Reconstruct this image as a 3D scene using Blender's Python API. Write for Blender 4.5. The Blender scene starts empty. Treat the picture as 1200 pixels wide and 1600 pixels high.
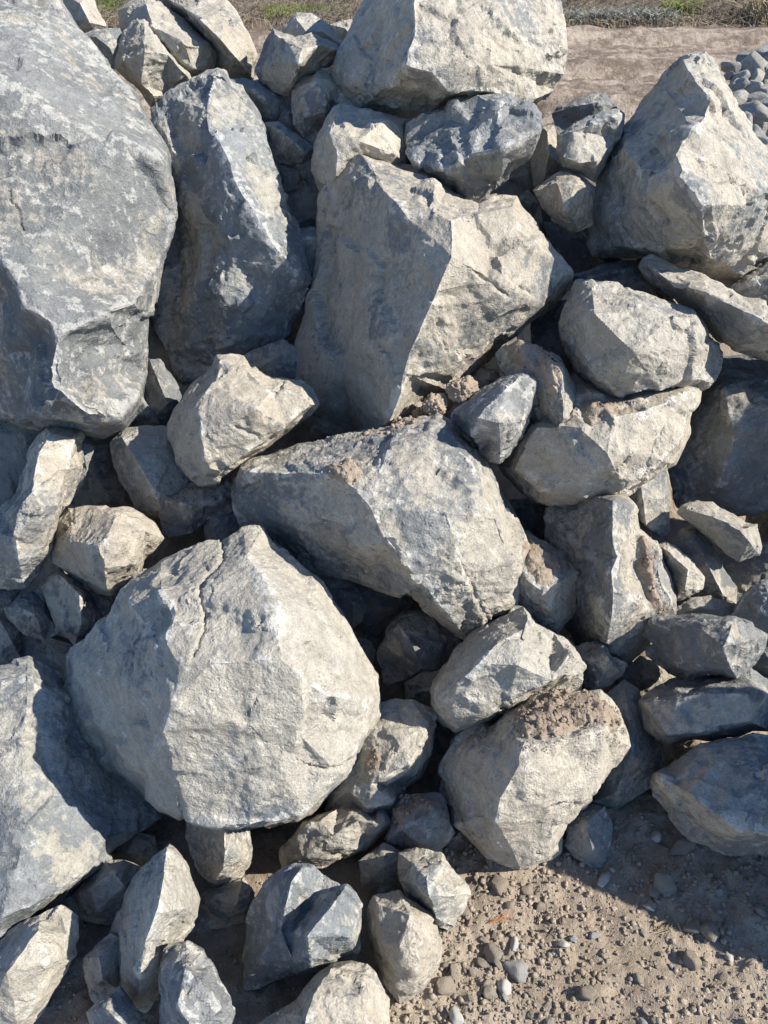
import bpy, bmesh, math, random
import numpy as np
from mathutils import Vector, Matrix
from mathutils.geometry import delaunay_2d_cdt
from mathutils.bvhtree import BVHTree

# ------------------------------------------------------------------ camera, sky, sun, exposure
scene = bpy.context.scene
COL = scene.collection
CAM_H = 1.70
PITCH = math.radians(39.0)
F_PX = 1202.0                       # focal length in units of 1/1200 of the picture width
cam_data = bpy.data.cameras.new('camera')
cam_data.sensor_fit = 'VERTICAL'
cam_data.sensor_height = 36.0
cam_data.lens = 36.0 * F_PX / 1600.0
cam_data.clip_start = 0.05
cam_data.clip_end = 2000.0
cam = bpy.data.objects.new('camera', cam_data)
COL.objects.link(cam)
cam.location = (0, 0, CAM_H)
cam.rotation_euler = (math.pi / 2 - PITCH, 0, 0)
scene.camera = cam

SUN_EL = math.radians(38.0)
SUN_AZ = math.radians(-11.0)        # direction towards the sun, measured from +X towards +Y
SUN_DIR = np.array([math.cos(SUN_EL) * math.cos(SUN_AZ), math.cos(SUN_EL) * math.sin(SUN_AZ), math.sin(SUN_EL)])
world = bpy.data.worlds.new('World')
scene.world = world
world.use_nodes = True
wn = world.node_tree.nodes
wl = world.node_tree.links
wn.clear()
sky = wn.new('ShaderNodeTexSky')
sky.sky_type = 'NISHITA'
sky.sun_disc = False
sky.sun_elevation = SUN_EL
sky.sun_rotation = math.radians(90.0) - SUN_AZ
sky.air_density = 0.9
sky.dust_density = 0.0
sky.ozone_density = 4.5
sky.altitude = 600.0
bg = wn.new('ShaderNodeBackground')
bg.inputs['Strength'].default_value = 0.118
wo = wn.new('ShaderNodeOutputWorld')
wl.new(sky.outputs['Color'], bg.inputs['Color'])
wl.new(bg.outputs['Background'], wo.inputs['Surface'])

sun_data = bpy.data.lights.new('sun', 'SUN')
sun_data.energy = 4.6
sun_data.angle = math.radians(0.53)
sun_data.color = (1.0, 0.938, 0.83)
sun = bpy.data.objects.new('sun', sun_data)
COL.objects.link(sun)
sun.rotation_euler = Vector(SUN_DIR).to_track_quat('Z', 'Y').to_euler()

vs = scene.view_settings
vs.view_transform = 'Standard'
vs.look = 'None'
vs.exposure = 0.90
vs.gamma = 1.0
vs.use_curve_mapping = False

scene.cycles.max_bounces = 4
scene.cycles.diffuse_bounces = 2
scene.cycles.glossy_bounces = 1

rng = np.random.default_rng(7)
random.seed(7)

# ------------------------------------------------------------------ geometry of the view
RIGHT = np.array([1.0, 0, 0])
FWD = np.array([0, math.cos(PITCH), -math.sin(PITCH)])
UP = np.array([0, math.sin(PITCH), math.cos(PITCH)])
EYE = np.array([0, 0, CAM_H])


def ray(x, y):
    x = np.asarray(x, float); y = np.asarray(y, float)
    return (RIGHT * ((x - 600.0) / F_PX)[..., None] + UP * ((800.0 - y) / F_PX)[..., None] + FWD)


def at(x, y, z):
    """the point of the place seen at picture position x, y and standing z metres down the viewing axis"""
    return EYE + ray(x, y) * np.asarray(z, float)[..., None]


def z_ground(y):
    return CAM_H / (math.sin(PITCH) - (800.0 - y) / F_PX * math.cos(PITCH))


def z_pile(y):
    return min(1.63 + (1500.0 - y) * 0.00037, z_ground(y) - 0.11) if y > 900 else 1.63 + (1500.0 - y) * 0.00037


# ------------------------------------------------------------------ noise
_perm = np.random.default_rng(3).permutation(256)
_perm = np.concatenate([_perm, _perm, _perm])
_grad = np.random.default_rng(4).normal(size=(256, 3))
_grad /= np.linalg.norm(_grad, axis=1)[:, None]


_grad = _grad.astype(np.float32)
_perm = _perm.astype(np.int32)


def perlin(P):
    out = np.empty(len(P), np.float32)
    for k in range(0, len(P), 12000):
        p = P[k:k + 12000]
        fl = np.floor(p)
        f = (p - fl).astype(np.float32)
        i = fl.astype(np.int32) & 255
        w = f * f * f * (f * (f * 6 - 15) + 10)
        fx, fy, fz = f[:, 0], f[:, 1], f[:, 2]
        r = []
        for dx in (0, 1):
            a = _perm[(i[:, 0] + dx) & 255]
            for dy in (0, 1):
                b = _perm[a + ((i[:, 1] + dy) & 255)]
                n = []
                for dz in (0, 1):
                    g = _grad[_perm[b + ((i[:, 2] + dz) & 255)]]
                    n.append(g[:, 0] * (fx - dx) + g[:, 1] * (fy - dy) + g[:, 2] * (fz - dz))
                r.append(n[0] + w[:, 2] * (n[1] - n[0]))
        x0 = r[0] + w[:, 1] * (r[1] - r[0]); x1 = r[2] + w[:, 1] * (r[3] - r[2])
        out[k:k + 12000] = x0 + w[:, 0] * (x1 - x0)
    return out * 1.6


def fbm(P, octaves=4, gain=0.5):
    a, f, s = 1.0, 1.0, 0.0
    for i in range(octaves):
        s = s + a * perlin(P * f + 17.3 * i)
        a *= gain; f *= 2.03
    return s


def smoothstep(a, b, x):
    t = np.clip((x - a) / (b - a), 0, 1)
    return t * t * (3 - 2 * t)


def cells(P, n, rs, tilt):
    """flake scars: every cell of a random partition is cut to its own tilted plane, joined over soft seams"""
    lo, hi = P.min(0), P.max(0)
    S = lo + rs.random((n, 3)) * (hi - lo)
    T = rs.normal(size=(n, 3)) * tilt
    O = rs.normal(size=n) * tilt
    cs = (np.prod(hi - lo) / n) ** (1 / 3)
    d = np.empty(len(P))
    for k in range(0, len(P), 20000):
        q = P[k:k + 20000]
        D = (q * q).sum(1)[:, None] - 2 * q @ S.T + (S * S).sum(1)[None]
        i2 = np.argpartition(D, 1, axis=1)[:, :2]
        r = np.arange(len(q))
        Da = np.sqrt(np.maximum(D[r, i2[:, 0]], 0)); Db = np.sqrt(np.maximum(D[r, i2[:, 1]], 0))
        sw = Da > Db
        a = np.where(sw, i2[:, 1], i2[:, 0]); b = np.where(sw, i2[:, 0], i2[:, 1])
        gap = np.abs(Db - Da)
        da = ((q - S[a]) * T[a]).sum(1) + O[a] * cs * .35
        db = ((q - S[b]) * T[b]).sum(1) + O[b] * cs * .35
        w = 0.5 + 0.5 * smoothstep(0, 0.08 * cs, gap)
        d[k:k + 20000] = da * w + db * (1 - w)
    return d


# ------------------------------------------------------------------ objects and meshes
def new_object(name, mesh, mat=None, parent=None, **props):
    o = bpy.data.objects.new(name, mesh)
    COL.objects.link(o)
    if mat is not None and not mesh.materials:
        mesh.materials.append(mat)
    o.parent = parent
    for k, v in props.items():
        o[k] = v
    return o


def mesh_from(name, V, F, smooth=True):
    """V: (n,3); F: (m,k) with k = 3 or 4"""
    me = bpy.data.meshes.new(name)
    V = np.ascontiguousarray(V, np.float32); F = np.ascontiguousarray(F, np.int32)
    k = F.shape[1]
    me.vertices.add(len(V)); me.vertices.foreach_set('co', V.ravel())
    me.loops.add(F.size); me.loops.foreach_set('vertex_index', F.ravel())
    me.polygons.add(len(F)); me.polygons.foreach_set('loop_start', np.arange(0, F.size, k, dtype=np.int32))
    if smooth:
        me.polygons.foreach_set('use_smooth', np.ones(len(F), bool))
    me.update(calc_edges=True)
    return me


def subdivide(V, T, B, target):
    """split every edge longer than its target length, keeping the surface closed; B: 0 on the visible side, 1 at the back"""
    V = np.asarray(V, float); T = np.asarray(T, np.int64); B = np.asarray(B, float)
    for _ in range(14):
        E = np.stack([T, np.roll(T, -1, axis=1)], 2)                       # (m, 3, 2)
        Es = np.sort(E.reshape(-1, 2), axis=1)
        key, inv = np.unique(Es[:, 0] << 32 | Es[:, 1], return_inverse=True)
        a = key >> 32; b = key & 0xffffffff
        mid = 0.5 * (V[a] + V[b]); bm_ = 0.5 * (B[a] + B[b])
        mark = np.linalg.norm(V[a] - V[b], axis=1) > target(mid, bm_)
        if not mark.any():
            break
        ids = np.full(len(key), -1, np.int64); ids[mark] = len(V) + np.arange(mark.sum())
        V = np.concatenate([V, mid[mark]]); B = np.concatenate([B, bm_[mark]])
        M = ids[inv].reshape(-1, 3)
        n = (M >= 0).sum(1)
        out = [T[n == 0]]
        t, m = T[n == 1], M[n == 1]
        if len(t):
            k = (m >= 0).argmax(1); r = np.arange(len(t))
            p0, p1, p2, x = t[r, k], t[r, (k + 1) % 3], t[r, (k + 2) % 3], m[r, k]
            out += [np.stack([p0, x, p2], 1), np.stack([x, p1, p2], 1)]
        t, m = T[n == 2], M[n == 2]
        if len(t):
            k = ((m < 0).argmax(1) + 1) % 3; r = np.arange(len(t))
            p0, p1, p2 = t[r, k], t[r, (k + 1) % 3], t[r, (k + 2) % 3]; x, y = m[r, k], m[r, (k + 1) % 3]
            out += [np.stack([x, p1, y], 1)]
            s1 = np.linalg.norm(V[p0] - V[y], axis=1) < np.linalg.norm(V[x] - V[p2], axis=1)
            out += [np.where(s1[:, None], np.stack([p0, x, y], 1), np.stack([p0, x, p2], 1)), np.where(s1[:, None], np.stack([p0, y, p2], 1), np.stack([x, y, p2], 1))]
        t, m = T[n == 3], M[n == 3]
        if len(t):
            out += [np.stack([t[:, 0], m[:, 0], m[:, 2]], 1), np.stack([t[:, 1], m[:, 1], m[:, 0]], 1), np.stack([t[:, 2], m[:, 2], m[:, 1]], 1), m]
        T = np.concatenate(out)
    return V, T, B


def smooth_pts(P, T, it, w):
    e = np.sort(np.concatenate([T[:, [0, 1]], T[:, [1, 2]], T[:, [2, 0]]]), axis=1)
    k = np.unique(e[:, 0] << 32 | e[:, 1]); a = k >> 32; b = k & 0xffffffff
    n = len(P); cnt = np.bincount(a, minlength=n) + np.bincount(b, minlength=n)
    for _ in range(it):
        S = np.stack([np.bincount(a, P[b, i], n) + np.bincount(b, P[a, i], n) for i in range(3)], 1)
        P = P + (0.5 * w)[:, None] * (S / cnt[:, None] - P)
    return P


def normals_of(P, T):
    N = np.cross(P[T[:, 1]] - P[T[:, 0]], P[T[:, 2]] - P[T[:, 0]])
    out = np.stack([sum(np.bincount(T[:, j], N[:, i], len(P)) for j in range(3)) for i in range(3)], 1)
    return out / np.maximum(np.linalg.norm(out, axis=1), 1e-12)[:, None]


# ------------------------------------------------------------------ materials
class Nodes:
    def __init__(self, name):
        self.m = bpy.data.materials.new(name); self.m.use_nodes = True
        self.t = self.m.node_tree; self.t.nodes.clear()

    def n(self, kind, **inp):
        x = self.t.nodes.new('ShaderNode' + kind)
        for k, v in inp.items():
            self.set(x, k, v)
        return x

    def set(self, x, k, v):
        s = x.inputs[int(k[1:]) if k[0] == 'i' and k[1:].isdigit() else k.replace('_', ' ')]
        if isinstance(v, bpy.types.NodeSocket):
            self.t.links.new(v, s)
        else:
            s.default_value = v

    def math(self, op, a, b=0.0, c=None, clamp=False):
        x = self.t.nodes.new('ShaderNodeMath'); x.operation = op; x.use_clamp = clamp
        for i, v in enumerate((a, b, c)):
            if v is not None:
                self.set(x, 'i%d' % i, v)
        return x.outputs[0]

    def mix(self, f, a, b, mode='MIX'):
        x = self.t.nodes.new('ShaderNodeMix'); x.data_type = 'RGBA'; x.blend_type = mode
        for s, v in ((x.inputs[0], f), (x.inputs[6], a), (x.inputs[7], b)):
            if isinstance(v, bpy.types.NodeSocket):
                self.t.links.new(v, s)
            else:
                s.default_value = v if not isinstance(v, tuple) or len(v) == 4 else (*v, 1)
        return x.outputs[2]

    def noise(self, vec, scale, detail=4, rough=0.55, dist=0.0):
        x = self.n('TexNoise', Scale=scale, Detail=detail, Roughness=rough, Distortion=dist)
        if vec is not None:
            self.set(x, 'Vector', vec)
        return x.outputs['Fac']

    def step(self, v, a, b):
        x = self.t.nodes.new('ShaderNodeMapRange'); x.interpolation_type = 'SMOOTHSTEP'
        self.set(x, 'Value', v); self.set(x, 'From_Min', a); self.set(x, 'From_Max', b)
        return x.outputs[0]

    def prop(self, name, kind='OBJECT'):
        x = self.t.nodes.new('ShaderNodeAttribute'); x.attribute_type = kind; x.attribute_name = name
        return x.outputs['Fac']

    def finish(self, color, rough=0.9, height=None, dist=0.01, strength=1.0, spec=0.25, **extra):
        b = self.n('BsdfPrincipled', Roughness=rough)
        b.inputs['Specular IOR Level'].default_value = spec
        self.set(b, 'Base_Color', color if isinstance(color, bpy.types.NodeSocket) else (*color, 1))
        if height is not None:
            bu = self.n('Bump', Strength=strength, Distance=dist, Height=height)
            self.t.links.new(bu.outputs[0], b.inputs['Normal'])
        for k, v in extra.items():
            self.set(b, k, v)
        o = self.n('OutputMaterial')
        self.t.links.new(b.outputs[0], o.inputs[0])
        return self.m


def stone_material():
    N = Nodes('quarry_stone')
    tc = N.n('TexCoord').outputs['Object']
    oi = N.n('ObjectInfo').outputs['Random']
    off = N.math('MULTIPLY', oi, 57.0)
    va = N.n('VectorMath'); va.operation = 'ADD'
    N.set(va, 'i0', tc); N.set(va, 'i1', off)
    v = va.outputs[0]
    # stretched along a bedding direction for streaks
    mp = N.n('Mapping', Vector=v); mp.inputs['Rotation'].default_value = (0.5, 0.9, 0.3); mp.inputs['Scale'].default_value = (1.0, 1.7, 1.3)
    vs_ = mp.outputs[0]
    dust = N.prop('dust'); white = N.prop('white'); tone = N.prop('tone'); ridge = N.prop('ridge', 'GEOMETRY')
    patch = N.prop('patch', 'GEOMETRY')
    n1 = N.noise(v, 4.5, 4, 0.6)
    n2 = N.noise(vs_, 3.6, 8, 0.68, 0.25)
    n3 = N.noise(vs_, 17.0, 7, 0.72, 0.15)
    n4 = N.noise(v, 260.0, 2, 0.6)
    n5 = N.noise(v, 55.0, 6, 0.68)
    n6 = N.noise(v, 18.0, 4, 0.6)
    base = N.mix(N.step(n1, 0.35, 0.68), (0.160, 0.168, 0.172), (0.240, 0.246, 0.244))
    base = N.mix(N.math('MULTIPLY', N.step(n6, 0.45, 0.75), 0.5), base, (0.30, 0.302, 0.292))
    # dust cake
    up = N.n('SeparateXYZ', Vector=N.n('NewGeometry').outputs['Normal']).outputs['Z']
    d = N.math('MULTIPLY_ADD', N.math('SUBTRACT', dust, 0.5), 0.70, N.math('MULTIPLY_ADD', n2, 1.1, -0.05))
    d = N.math('MULTIPLY_ADD', up, 0.05, d)
    d = N.math('MULTIPLY_ADD', patch, 0.11, d)
    d = N.math('MULTIPLY_ADD', N.math('SUBTRACT', n5, 0.5), 0.60, d)
    dm = N.step(d, 0.42, 0.57)
    dustc = N.mix(N.step(n6, 0.3, 0.7), (0.322, 0.293, 0.245), (0.402, 0.370, 0.314))
    c = N.mix(N.math('MULTIPLY', dm, 0.86), base, dustc)
    # scuffed, crushed stone: white bruises along the edges and in small flecks
    w = N.math('MULTIPLY_ADD', N.math('SUBTRACT', white, 0.5), 0.30, n3)
    w = N.math('MULTIPLY_ADD', N.noise(v, 3.0, 3, 0.5), 0.30, w)
    w = N.math('MULTIPLY_ADD', ridge, 0.20, w)
    w = N.math('MULTIPLY_ADD', N.math('SUBTRACT', n5, 0.5), 0.38, w)
    wm = N.step(w, 0.755, 0.82)
    c = N.mix(N.math('MULTIPLY', wm, 0.55), c, (0.50, 0.488, 0.458))
    # every stone a shade warmer or cooler
    c = N.mix(1.0, c, N.mix(oi, (0.975, 1.0, 1.02), (1.035, 1.0, 0.955)), 'MULTIPLY')
    gr = N.math('MULTIPLY_ADD', n4, 0.9, 0.55)
    gr = N.math('MULTIPLY', gr, N.math('MULTIPLY_ADD', n5, 0.8, 0.6))
    gr = N.math('MULTIPLY', gr, N.math('MULTIPLY_ADD', tone, 0.9, 0.55))
    cc = N.n('CombineColor'); [N.set(cc, 'i%d' % i, gr) for i in range(3)]
    c = N.mix(1.0, c, cc.outputs[0], 'MULTIPLY')
    vo = N.n('TexVoronoi', Vector=v, Scale=95.0); vo.feature = 'F1'
    pit = N.step(vo.outputs['Distance'], 0.10, 0.35)
    h = N.math('MULTIPLY_ADD', n5, 1.0, N.math('MULTIPLY', n4, 0.22))
    h = N.math('MULTIPLY_ADD', n6, 0.35, h)
    h = N.math('MULTIPLY_ADD', N.math('MULTIPLY', pit, N.step(n6, 0.5, 0.6)), 0.18, h)
    return N.finish(c, 0.88, h, 0.009, 0.85, 0.2)


def soil_material(name, ca, cb, scale=1.0, dist=0.012):
    N = Nodes(name)
    g = N.n('NewGeometry').outputs['Position']
    n1 = N.noise(g, 3.0 * scale, 4, 0.6)
    n2 = N.noise(g, 45.0 * scale, 6, 0.7)
    n3 = N.noise(g, 300.0 * scale, 3, 0.6)
    c = N.mix(N.step(n1, 0.35, 0.65), ca, cb)
    gr = N.math('MULTIPLY', N.math('MULTIPLY_ADD', n2, 0.9, 0.55), N.math('MULTIPLY_ADD', n3, 0.6, 0.7))
    cc = N.n('CombineColor'); [N.set(cc, 'i%d' % i, gr) for i in range(3)]
    c = N.mix(1.0, c, cc.outputs[0], 'MULTIPLY')
    h = N.math('MULTIPLY_ADD', n2, 1.0, N.math('MULTIPLY', n3, 0.3))
    return N.finish(c, 0.95, h, dist, 0.9, 0.12)


def pebble_material():
    N = Nodes('pebble_stone')
    tc = N.n('TexCoord').outputs['Object']; oi = N.n('ObjectInfo').outputs['Random']
    n1 = N.noise(tc, 2.0, 6, 0.6)
    warm = N.step(N.math('MULTIPLY_ADD', n1, 0.5, N.math('MULTIPLY', oi, 0.8)), 0.35, 0.75)
    c = N.mix(warm, (0.35, 0.295, 0.235), (0.335, 0.292, 0.24))
    c = N.mix(N.step(oi, 0.86, 0.9), c, (0.42, 0.41, 0.385))
    n2 = N.noise(tc, 9.0, 8, 0.7)
    return N.finish(c, 0.92, n2, 0.25, 0.6, 0.15)


STONE = stone_material()
SOIL = soil_material('dry_soil', (0.34, 0.282, 0.22), (0.43, 0.362, 0.29))
CRUMB = soil_material('crumbled_soil', (0.30, 0.240, 0.184), (0.405, 0.332, 0.262))
PEBBLE = pebble_material()
def plain(name, col, rough=0.85):
    N = Nodes(name)
    g = N.n('NewGeometry').outputs['Position']
    n = N.noise(g, 14.0, 5, 0.6)
    a = tuple(x * 0.65 for x in col); b = tuple(min(1, x * 1.3) for x in col)
    return N.finish(N.mix(N.step(n, 0.3, 0.7), a, b), rough)
STRAW = plain('dry_straw', (0.36, 0.29, 0.19))
STRAW_DARK = plain('dead_stalks', (0.175, 0.145, 0.115))
SAGE = plain('grey_leaves', (0.27, 0.285, 0.25))
GREEN = plain('green_leaves', (0.12, 0.17, 0.035))
LIME = plain('lime_leaves', (0.19, 0.22, 0.055))
RUST = plain('rusty_leaf', (0.42, 0.19, 0.07))
POST = plain('dark_stem', (0.035, 0.033, 0.028))


# ------------------------------------------------------------------ boulder builder
BVHS = {}
RELIEF = 1.5
def boulder(key, name, label, outline, polys, off=0.0, dust=0.5, white=0.4, tone=0.5, px=4.0, rough=1.0, thick=None, group=None, flake=1.0, sm=0, cracks=()):
    """outline: picture positions of the visible outline (x, y[, h]); polys: ridge lines (x, y, h);
    h = relief towards the viewer in the same unit as x, y. Turned into a closed solid of real size and depth."""
    rs = np.random.default_rng(abs(hash_of(key)) % (2 ** 31))
    ol = [(p[0], p[1], (p[2] if len(p) > 2 else 0.0) * RELIEF) for p in outline]
    polys = [[(p[0], p[1], p[2] * RELIEF) for p in pl] for pl in polys]
    xs = np.array([p[0] for p in ol], float); ys = np.array([p[1] for p in ol], float)
    area = abs(0.5 * np.sum(xs * np.roll(ys, -1) - ys * np.roll(xs, -1)))
    size = math.sqrt(area)
    cx, cy = xs.mean(), ys.mean()
    Z0 = z_pile(cy) + off
    pts = list(ol); segs = []
    for pl in polys:
        b = len(pts); pts += [tuple(p) for p in pl]
        segs += [(b + i, b + i + 1) for i in range(len(pl) - 1)]
    n = len(ol)
    r = delaunay_2d_cdt([Vector(p[:2]) for p in pts], segs, [list(range(n))], 1, 1e-4)
    v2, fs, orig = r[0], r[2], r[3]
    A = np.array(pts, float)
    V2 = []
    for v, og in zip(v2, orig):
        if len(og):
            h = A[max(og)][2]
        else:
            dd = np.hypot(A[:, 0] - v[0], A[:, 1] - v[1]) + 1e-3
            k = np.argsort(dd)[:3]; h = float((A[k, 2] / dd[k]).sum() / (1 / dd[k]).sum())
        V2.append((v[0], v[1], h))
    V2 = np.array(V2)
    drawn = {tuple(sorted((tuple(np.round(pts[a][:2], 1)), tuple(np.round(pts[b][:2], 1))))) for a, b in segs}
    kxy = [tuple(np.round(q_[:2], 1)) for q_ in V2]
    mpp = Z0 / F_PX
    front = at(V2[:, 0], V2[:, 1], Z0 - V2[:, 2] * mpp)
    # boundary loop of the triangulation
    cnt = {}
    for f in fs:
        for i in range(len(f)):
            e = (f[i], f[(i + 1) % len(f)])
            cnt[e] = cnt.get(e, 0) + 1
    bnd = [e for e in cnt if (e[1], e[0]) not in cnt]
    th = (thick if thick is not None else 0.62 * size) * mpp
    V = [tuple(p) for p in front]; F = [tuple(f) for f in fs]
    ring1 = {}; ring2 = {}
    for a, b in bnd:
        for i in (a, b):
            if i not in ring1:
                x, y, h = V2[i]
                ring1[i] = len(V); V.append(tuple(at(cx + (x - cx) * .985, cy + (y - cy) * .985, Z0 - h * mpp + th * 0.4)))
                ring2[i] = len(V); V.append(tuple(at(cx + (x - cx) * .60, cy + (y - cy) * .60, Z0 + th)))
    cidx = len(V); V.append(tuple(at(cx, cy, Z0 + th * 1.05)))
    for a, b in bnd:
        F += [(b, a, ring1[a], ring1[b]), (ring1[b], ring1[a], ring2[a], ring2[b]), (ring2[b], ring2[a], cidx)]
    Vc = np.array(V)
    T = []
    for f in F:
        T += [(f[0], f[i], f[i + 1]) for i in range(1, len(f) - 1)]
    T = np.array(T)
    Bk = np.ones(len(V)); Bk[:len(V2)] = 0
    for i in ring1.values(): Bk[i] = 0.45
    cen = Vc.mean(0)
    vol = (np.cross(Vc[T[:, 0]] - cen, Vc[T[:, 1]] - cen) * (Vc[T[:, 2]] - cen)).sum()
    if vol < 0: T = T[:, ::-1]

    def framed(p):
        z = (p - EYE) @ FWD; x = 600 + F_PX * p[:, 0] / z; y = 800 - F_PX * ((p - EYE) @ UP) / z
        return (x > -60) & (x < 1260) & (y > -50) & (y < 1650)
    L0 = px * mpp

    def crack_dist(p):
        z = (p - EYE) @ FWD; x = 600 + F_PX * p[:, 0] / z; y = 800 - F_PX * ((p - EYE) @ UP) / z
        res = []
        for pl, *_ in cracks:
            best = np.full(len(p), 1e9); side = np.zeros(len(p))
            for (x1, y1), (x2, y2) in zip(pl[:-1], pl[1:]):
                ax, ay = x2 - x1, y2 - y1; l2 = ax * ax + ay * ay
                t = np.clip(((x - x1) * ax + (y - y1) * ay) / l2, 0, 1)
                dd = np.hypot(x - x1 - t * ax, y - y1 - t * ay)
                m = dd < best
                best[m] = dd[m]; side[m] = np.sign(ax * (y - y1) - ay * (x - x1))[m]
            res.append((best, side))
        return res

    def near_crack(p):
        f = np.ones(len(p))
        for best, _ in crack_dist(p):
            f = np.where(best < 11, 0.5, f)
        return f
    P, T, Bk = subdivide(Vc, T, Bk, lambda p, bk: L0 * (1 + 10 * bk) * np.where(framed(p), 1, 5) * (near_crack(p) if cracks else 1))
    # ridge strength, from the sharp convex edges of the visible faces
    fn = {}
    for f in fs:
        nrm = np.cross(Vc[f[1]] - Vc[f[0]], Vc[f[2]] - Vc[f[0]]); nrm /= np.linalg.norm(nrm) + 1e-12
        if nrm @ (EYE - Vc[f[0]]) < 0: nrm = -nrm
        for i in range(len(f)):
            fn.setdefault(tuple(sorted((f[i], f[(i + 1) % len(f)]))), []).append((nrm, f))
    P = smooth_pts(P, T, sm, np.clip(1 - 2 * Bk, 0, 1))
    S = size * mpp
    rnd = rs.random(3) * 40
    q = P + rnd
    P = P + 0.006 * S * np.stack([fbm(q * (4.5 / S) + k, 2) for k in (0, 13, 29)], 1)
    Nn = normals_of(P, T)
    vis = (Bk < 0.6) & framed(P)
    W = P[vis]
    R = np.zeros(len(W))
    wid = 0.008 + 0.013 * size * mpp
    jig = 0.012 * np.stack([fbm(W * 26 + s, 3, 0.65) for s in (0, 31, 67)], 1)
    Wj = W + jig
    for (a, b), l in fn.items():
        if len(l) == 2:
            n1, n2 = l[0][0], l[1][0]
            ang = math.acos(max(-1, min(1, n1 @ n2)))
            oth = [i for i in l[1][1] if i not in (a, b)][0]
            if ang < 0.36 or (Vc[oth] - Vc[a]) @ n1 > 0: continue
            st = min(1, ang / 0.8) if tuple(sorted((kxy[a], kxy[b]))) in drawn else 0.0
            if st == 0: continue
        else:
            st = 0.5
        A_, B_ = Vc[a], Vc[b]; ab = B_ - A_; ln = np.linalg.norm(ab)
        m = np.nonzero(((Wj - 0.5 * (A_ + B_)) ** 2).sum(1) < (0.5 * ln + 2.5 * wid) ** 2)[0]
        q_ = Wj[m] - A_
        t = np.clip((q_ @ ab) / (ln * ln + 1e-12), 0, 1)
        dd = ((q_ - t[:, None] * ab) ** 2).sum(1)
        R[m] = np.maximum(R[m], st * np.exp(-dd / wid ** 2))
    Rf = np.zeros(len(P), np.float32); Rf[vis] = R; R = Rf
    q = W + rnd
    warp = 0.07 * S * np.stack([fbm(q * (3.0 / S) + k, 2) for k in (0, 11, 23)], 1)
    fine = 0.016 * S * np.stack([perlin(q * (24.0 / S) + k) for k in (5, 16, 29)], 1)
    d = flake * cells(W + warp + fine, 50, rs, 0.06)
    d += flake * 0.8 * cells(W + warp * .6 + fine, 240, rs, 0.08)
    d += rough * 0.0019 * fbm(q * 40, 4, 0.66)
    pn_ = 16
    sd = W[rs.integers(0, len(W), pn_)]; pv = rs.uniform(-1, 1, pn_)
    pj = W + warp * 1.5 + fine * 1.6
    pat = np.concatenate([pv[((pj[k:k + 30000, None, :] - sd[None]) ** 2).sum(2).argmin(1)] for k in range(0, len(W), 30000)])
    Pf = np.zeros(len(P), np.float32); Pf[vis] = pat
    lim = 0.035 * S
    d = lim * np.tanh(d / lim)
    if cracks:
        jp = W + 0.004 * np.stack([fbm(W * 45 + k, 3, .6) for k in (3, 19, 37)], 1)
        for (best, side), (_, wd, dp, ledge) in zip(crack_dist(jp), cracks):
            d = d - dp * np.exp(-(best / wd) ** 2) + ledge * (side > 0) * np.exp(-(best / (wd * 9)) ** 2)
    P[vis] += Nn[vis] * d[:, None]
    c = 0.5 * (P.min(0) + P.max(0)); c[2] = P[:, 2].min()
    me = mesh_from(name, P - c, T)
    at_ = me.attributes.new('ridge', 'FLOAT', 'POINT'); at_.data.foreach_set('value', R.astype(np.float32))
    me.set_sharp_from_angle(angle=math.radians(32))
    ap_ = me.attributes.new('patch', 'FLOAT', 'POINT'); ap_.data.foreach_set('value', Pf)
    o = new_object(name, me, STONE, label=label, category='rock', dust=float(dust), white=float(white), tone=float(tone))
    if group: o['group'] = group
    o.location = c
    BVHS[key] = (P, T)
    return o


def hash_of(s):
    h = 2166136261
    for ch in s:
        h = ((h ^ ord(ch)) * 16777619) & 0xffffffff
    return h

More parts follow.
